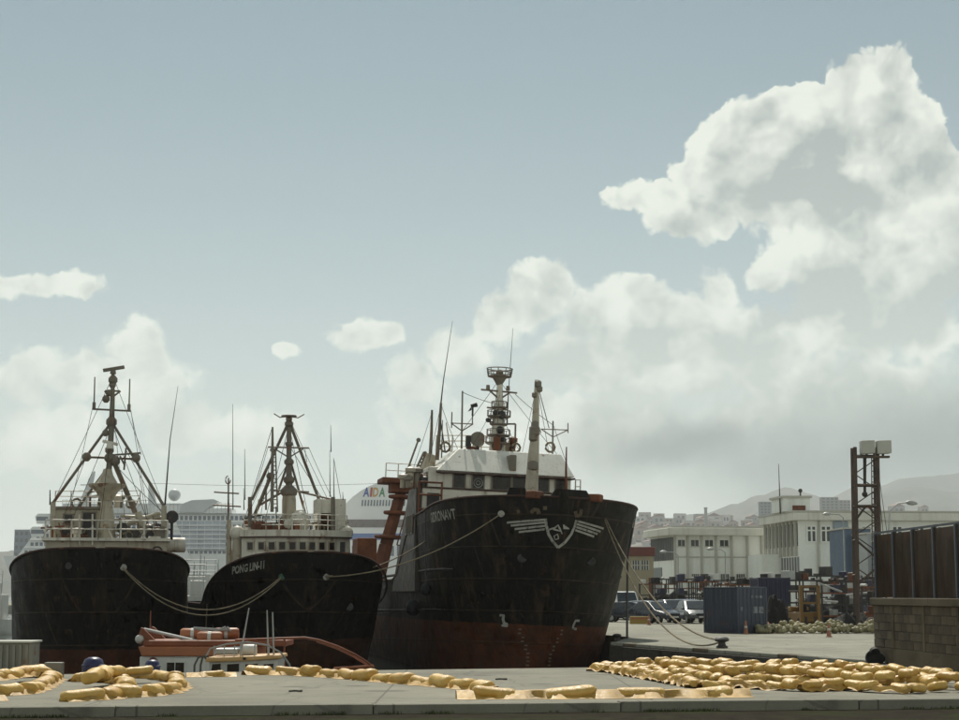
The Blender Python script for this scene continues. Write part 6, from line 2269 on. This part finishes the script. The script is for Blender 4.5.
for k in range(9):
    y = V_ * (.04 + .92 * k / 8)
    b3.add(MB().span((-.35, y - .10, b3.z(556)), (-.005, y + .10, ze)), 'window_fin', M_whs)
b3.add(MB().span((-.04, .2, b3.z(546)), (-.003, V_ - .2, ze - .3)), 'window_band', M_bglass)
y0_, y1_ = b3.v(782), b3.v(768)
b3.add(MB().span((-2.4, min(y0_, y1_), 0), (-.01, max(y0_, y1_), b3.z(553))), 'porch', M_wh)
for k in range(7):
    y = b3.v(799) + (b3.v(783) - b3.v(799)) * k / 6
    b3.add(MB().span((-.2, y - .06, b3.z(578)), (-.005, y + .06, b3.z(557))), 'lower_fin', M_louv)
x = b3.u(833)
dpipe = b3.add(MB().tube((b3.u(818.5), -.15, 0), (b3.u(818.5), -.15, b3.z(546)), .12, .12, 6).tube((b3.u(818.5), -.15, b3.z(546)), (b3.u(820), -.15, b3.z(512)), .10, .10, 6), 'downpipe', M_whs)
a_, c_ = b3.u(834), b3.u(848)
b3.add(MB().span((a_, -.35, 0), (c_, -.01, b3.z(521))), 'corner_bay', weathered('pale_blue_render', (.26, .31, .36), .8, .08))
# blue sheds in front of the office
def shed(px0, px1, top, D, dp, mat, label):
    p = at(px0, 600, D)
    w_ = (px1 - px0) / F_PX * D
    t = thing('shed', label, 'shed', (p.x, D, QUAY - .012), .05)
    H = at(px0, top, D).z - QUAY
    MB().span((0, 0, 0), (w_, dp, H)).build('wall', mat, t, 0, .03)
    MB().span((-.15, -.15, H), (w_ + .15, dp + .1, H + .15)).build('roof', M_whs, t, 0, .02)
    for k in range(int(w_ / .8)):
        MB().span((.3 + k * 1.5, -.04, .1), (.38 + k * 1.5, -.003, H - .1)).build('seam', mat, t)
    return t
shed(847, 873, 529, 165, 6, M_blue, 'blue-grey clad shed behind the floodlight tower')
shed(869, 881, 534, 160, 6, weathered('pale_panel', (.36, .38, .38), .8, .1), 'narrow pale panel shed beside the blue shed')
shed(900, 990, 540, 150, 8, M_blue, 'long blue shed behind the smoked panels')
# far buildings in the haze
def block(px0, px1, top, base, D, label, mat, floors=6, cols=6, dp=12, z0=None):
    p = at(px0, base, D)
    w_ = (px1 - px0) / F_PX * D
    H = (base - top) / F_PX * D
    t = thing('apartment_block', label, 'building', (p.x, D, p.z), .04)
    MB().span((0, 0, -20), (w_, dp, H)).build('wall', mat, t)
    MB().span((-.3, -.3, H), (w_ + .3, dp, H + .5)).build('roof', M_whs, t)
    me_ = MB().span((-w_ / cols * .3, -.12, -H / floors * .25), (w_ / cols * .3, -.01, H / floors * .25)).mesh('window', M_bglass)
    for i in range(cols):
        for j in range(floors):
            link('window', me_, t, (w_ * (i + .5) / cols, 0, H * (j + .5) / floors))
    return t
M_farA = weathered('far_block_grey', (.16, .17, .19), .8, .1)
M_farB = weathered('far_block_stone', (.24, .23, .21), .8, .1)
block(760.5, 778, 502, 520, 2600, 'dark tower block in the haze left of the roof house', M_farA, 6, 5, 14)
block(822, 839, 497.5, 518, 2700, 'taller of two hazy blocks right of the roof house', M_farB, 7, 4, 14)
block(836, 851, 500.5, 518, 2760, 'lower of two hazy blocks right of the roof house', M_farB, 6, 4, 14)
block(12, 50, 531, 600, 1900, 'large blue-grey block far behind the left trawler', weathered('far_block_blue', (.14, .17, .21), .8, .05), 10, 8, 24)
ch = thing('chimney', 'slim chimney in the haze above the warehouse roof', 'chimney', at(706, 528, 2800))
MB().tube((0, 0, -10), (0, 0, 20 / F_PX * 2800), 3.4, 2.4, 10).build('stack', M_farB, ch, 40)
MB().tube((0, 0, 19 / F_PX * 2800), (0, 0, 20.4 / F_PX * 2800), 3, 3, 10).build('rim', M_farA, ch, 40)
# houses on the hillside
rs = random.Random(31)
def town_y(px):
    for a_, b_ in zip(town[:-1], town[1:]):
        if a_[0] <= px <= b_[0]:
            s = (px - a_[0]) / (b_[0] - a_[0])
            s = s * s * (3 - 2 * s)
            return a_[1] + (b_[1] - a_[1]) * s
HM = [weathered('far_house_%d' % i, c, .8, .1) for i, c in enumerate(((.42, .40, .36), (.34, .30, .25), (.28, .27, .26), (.5, .48, .45), (.36, .26, .20)))]
hroof = weathered('far_house_roof', (.20, .10, .07), .8, .2)
for k in range(120):
    px = rs.uniform(628, 752) if k < 80 else rs.uniform(752, 958)
    kk = rs.uniform(.45, 1.0)
    dd = 3200 - 1000 * (1 - kk)
    py_top = town_y(px)
    top_z = at(px, py_top, 3200).z
    z = QUAY - 2 + (top_z - QUAY + 2) * kk ** .8
    x = at(px, py_top, 3200).x * dd / 3200
    w_, h_, d_ = rs.uniform(10, 26), rs.uniform(9, 19), rs.uniform(12, 24)
    t = thing('hillside_house', 'small pale house among many on the hazy hillside', 'house', (x, dd, z - 1.0), rs.uniform(-.4, .4), 'pale houses on the hazy hillside')
    MB().span((-w_ / 2, -d_ / 2, -1), (w_ / 2, d_ / 2, h_)).build('wall', rs.choice(HM), t)
    if rs.random() < .5:
        MB().prism([(-w_ / 2 - .3, h_), (w_ / 2 + .3, h_), (0, h_ + w_ * .22)], -d_ / 2 - .3, d_ / 2 + .3).build('roof', hroof, t)
    else:
        MB().span((-w_ / 2 - .2, -d_ / 2 - .2, h_), (w_ / 2 + .2, d_ / 2 + .2, h_ + .3)).build('roof', M_whs, t)
    MB().span((-w_ * .3, -d_ / 2 - .06, h_ * .4), (-w_ * .08, -d_ / 2 - .01, h_ * .75)).span((w_ * .1, -d_ / 2 - .06, h_ * .4), (w_ * .32, -d_ / 2 - .01, h_ * .75)).build('window', M_bglass, t)

# ------------------------------------------------------------------ cruise ships
M_cw = weathered('cruise_white', (.80, .80, .78), .4, .05, scale=.1)
M_cg = weathered('cruise_grey', (.58, .60, .60), .5, .08, scale=.1)  # lightened, so part of the distance haze sits in the colour
M_cb = weathered('cruise_blue', (.06, .10, .22), .4, .1, scale=.1)
M_cdk = glass('cruise_window', (.13, .15, .18), .1)  # panes paled in colour to stand for haze in between
DC = 1000.0
cs = thing('cruise_ship', 'long white cruise ship with mast and round dome behind the left trawler', 'cruise ship', (at(130, 600, DC).x, DC, 0))
cxo = -at(130, 600, DC).x
CX = lambda px: at(px, 540, DC).x + cxo
CZ = lambda py: at(130, py, DC).z
def cbox(x0, x1, y0, y1, name, mat, front=0.0, dp=24, parent=None):
    return MB().span((CX(x0), front, CZ(y1)), (CX(x1), front + dp, CZ(y0))).build(name, mat, parent or cs)
hp = [(CX(4), CZ(556)), (CX(22), CZ(605)), (CX(332), CZ(605)), (CX(336), CZ(556))]
MB().prism(hp, 0, 26).build('hull', M_cw, cs)
tiers = [(20, 334, 548, 556), (25, 334, 540, 548), (30, 332, 531, 540), (38, 330, 522, 531), (44, 328, 513, 522)]
for k, (x0, x1, y0, y1) in enumerate(tiers):
    t = MB().prism([(CX(x0 + 4), CZ(y0)), (CX(x0 - 2), CZ(y1)), (CX(x1), CZ(y1)), (CX(x1), CZ(y0))], k * 1.5, 26).build('deck_tier', M_cw, cs)
    nwin = int((x1 - x0) / 4.6)
    for i in range(nwin):
        xx = x0 + 5 + i * 4.6
        MB().span((CX(xx), k * 1.5 - .08, CZ(y1 - 2.2)), (CX(xx + 3.1), k * 1.5 - .01, CZ(y0 + 2.4))).build('window', M_cdk, t)
    MB().span((CX(x0 + 3), k * 1.5 - .5, CZ(y0 + 1)), (CX(x1), k * 1.5 - .3, CZ(y0 + .2))).build('balcony_rail', M_cg, t)
# bridge wings, small pods at the forward end
for x0, x1, y0, y1 in ((31, 46, 527, 537), (36, 50, 514, 524)):
    pod = MB().prism([(CX(x0 + 2), CZ(y1)), (CX(x0), CZ(y0 + 3)), (CX(x0 + 3), CZ(y0)), (CX(x1), CZ(y0)), (CX(x1), CZ(y1))], -4, 0).build('bridge_wing', M_cw, cs)
    MB().span((CX(x0 + 1.5), -4.08, CZ(y1 - 3)), (CX(x1 - 1), -4.0, CZ(y0 + 3))).build('window', M_cdk, pod)
cbox(60, 180, 503, 513, 'sun_deck', M_cw, 4, 18)
cbox(150, 230, 508, 513, 'sun_deck', M_cw, 3, 20)
cbox(172, 226, 521, 551, 'glazed_wall', weathered('glazed_blue', (.36, .39, .44), .3, .25, scale=.3), -1.2, 1.1)
for k in range(7):
    x0 = 174 + k * 7.6
    MB().span((CX(x0), -1.35, CZ(551)), (CX(x0 + .9), -1.2, CZ(521))).build('mullion', M_cg, cs)
for k in range(6):
    y0 = 525 + k * 4.6
    MB().span((CX(172), -2.2, CZ(y0 + 1.1)), (CX(226), -1.2, CZ(y0))).build('deck_edge', M_cw, cs)
MB().prism([(CX(170), CZ(522)), (CX(176), CZ(522)), (CX(192), CZ(560)), (CX(168), CZ(560))], -1.6, -1.25).build('white_fin', M_cw, cs)
MB().prism([(CX(167), CZ(534)), (CX(181), CZ(534)), (CX(183), CZ(541)), (CX(167), CZ(541))], -1.8, -1.62).build('blue_flash', M_cb, cs)
cn = MB().prism([(CX(178), CZ(512)), (CX(180), CZ(504)), (CX(190), CZ(500)), (CX(212), CZ(499)), (CX(217), CZ(501)), (CX(208), CZ(507)), (CX(202), CZ(512))], 2, 16).build('canopy', M_cg, cs)
MB().ball((CX(171.5), 6, CZ(494.5)), 6.3 / F_PX * DC, 18, 10).build('radar_dome', M_cg, cs, 60)
MB().prism([(CX(145), CZ(505)), (CX(145), CZ(481)), (CX(148), CZ(482)), (CX(154), CZ(505))], 6, 9).build('funnel_fin', M_cg, cs)
MB().prism([(CX(76), CZ(505)), (CX(84), CZ(478)), (CX(89), CZ(470)), (CX(90), CZ(471)), (CX(85), CZ(505))], 7, 9).build('radar_mast', M_cg, cs)
rm = MB()
for y_, x0, x1 in ((484, 76, 92), (490, 74, 90), (497, 72, 92)):
    rm.tube((CX(x0), 7, CZ(y_)), (CX(x1), 7, CZ(y_)), .45, .45, 5)
rm.build('mast_arms', M_cg, cs)
rl = MB()
for x in range(60, 232, 4):
    rl.tube((CX(x), 3, CZ(513)), (CX(x), 3, CZ(499.5 if x < 150 else 503)), .16, .16, 4)
for y_ in (500, 504):
    rl.tube((CX(60), 3, CZ(y_)), (CX(150), 3, CZ(y_)), .16, .16, 4)
rl.tube((CX(150), 3, CZ(503.5)), (CX(232), 3, CZ(503.5)), .16, .16, 4)
rl.build('deck_railing', M_cg, cs)
gl_ = MB()
n = 40
pts = [(CX(150 + 232 * k / n), 3, CZ(483 + 2.5 * math.sin(k / n * 3.1) + (485 - 483) * 0)) for k in range(n + 1)]
gl_.path(pts, .10, 4)
tag(gl_.build('dressing_line', M_wire, None, 0, 0, (at(130, 600, DC).x, DC, 0)), 'thin cable strung between the two cruise ships across the sky', 'cable')

DA = 1060.0
ca = thing('cruise_ship', 'white domed cruise ship with four colourful letters behind the middle trawler', 'cruise ship', (at(385, 600, DA).x, DA, 0))
axo = -at(385, 600, DA).x
AX = lambda px: at(px, 540, DA).x + axo
AZ = lambda py: at(385, py, DA).z
dome = [(337, 606), (338, 560), (339, 530), (341, 511), (346, 503), (352, 497), (360, 491), (368, 486.5), (377, 483), (386, 481), (396, 481), (406, 483), (416, 487), (426, 493), (436, 501), (444, 512), (448, 530), (450, 606)]
MB().prism([(AX(a_), AZ(b_)) for a_, b_ in dome], 0, 60).build('hull', M_cw, ca, 30)
for x0, x1, y0, y1, nm, mt in ((340, 446, 519.5, 527.5, 'window_band', weathered('brown_window_band', (.13, .10, .09), .3, .2, scale=.4)), (339.5, 447, 533.5, 540, 'blue_band', weathered('band_blue', (.10, .17, .40), .5, .1))):
    MB().span((AX(x0), -.25, AZ(y1)), (AX(x1), -.02, AZ(y0))).build(nm, mt, ca)
for k in range(15):
    x = 361 + k * 3.0
    MB().prism([(AX(x), AZ(506)), (AX(x + .6), AZ(500)), (AX(x + 1.9), AZ(500)), (AX(x + 1.6), AZ(506))], -.2, -.02).build('window', M_cdk, ca)
for i in range(9):
    MB().span((AX(343 + i * 9), -.14, AZ(556)), (AX(349 + i * 9), -.02, AZ(546))).build('window', M_cdk, ca)
vs_, fs_ = text_flat('A', 1, .03)
xcur = 362.5
for ch_, col_, w_ in (('A', (.02, .07, .34), 6.2), ('I', (.42, .04, .03), 2.2), ('D', (.55, .30, .02), 5.4), ('A', (.03, .22, .06), 6.2)):
    vs_, fs_ = text_flat(ch_, 1, .03)
    mw, mh = max(v[0] for v in vs_), max(v[1] for v in vs_)
    z0_, hh_ = AZ(496.5), AZ(487.5) - AZ(496.5)
    pts = [(AX(xcur) + v[0] / mw * (AX(xcur + w_) - AX(xcur)) + v[1] / mh * .45, -.22, z0_ + v[1] / mh * hh_) for v in vs_]
    MB().add(pts, fs_).build('coloured_letter', weathered('letter_%s_%d' % (ch_, int(xcur)), col_, .5, .05), ca)
    xcur += w_ + .7

# ------------------------------------------------------------------ white work boats and clutter between the trawlers
def workboat(px0, px1, top, D, label, seed):
    rs = random.Random(seed)
    p = at(px0, 600, D)
    w_ = (px1 - px0) / F_PX * D
    t = thing('work_boat', label, 'boat', (p.x, D, 0))
    H = at(px0, top, D).z
    boat_hull(0, w_, 0, 3.0, lambda k: 1.3, M_bwhite, t).build('hull', M_bwhite, t, 40)
    MB().span((w_ * .15, -1.0, 1.2), (w_ * .8, 1.0, H * .55)).build('cabin', M_bwhite, t, 0, .06)
    MB().span((w_ * .25, -.9, H * .55), (w_ * .65, .9, H * .72)).build('wheelhouse', M_bwhite, t, 0, .06)
    for k in range(4):
        x = w_ * (.2 + .14 * k)
        MB().span((x, -1.03, H * .35), (x + w_ * .09, -1.002, H * .48)).build('window', M_glass, t)
    mb = MB()
    for k in range(5):
        x = w_ * rs.uniform(.2, .8)
        mb.tube((x, rs.uniform(-.5, .5), H * .5), (x + rs.uniform(-.2, .2), 0, H * rs.uniform(.85, 1.05)), .05, .03, 5)
    for k in range(3):
        z = H * (.76 + .07 * k)
        mb.tube((w_ * .2, -.9, z), (w_ * .75, -.9, z), .03, .03, 5)
    mb.build('mast', M_galv, t)
    return t
workboat(184, 214, 556, 120, 'white work boat with railings seen in the gap between trawlers', 1)
workboat(170, 232, 552, 165, 'larger white work boat farther back in the gap between trawlers', 2)
workboat(-30, 14, 562, 150, 'pale work boat at the far left edge behind the sooty trawler', 3)
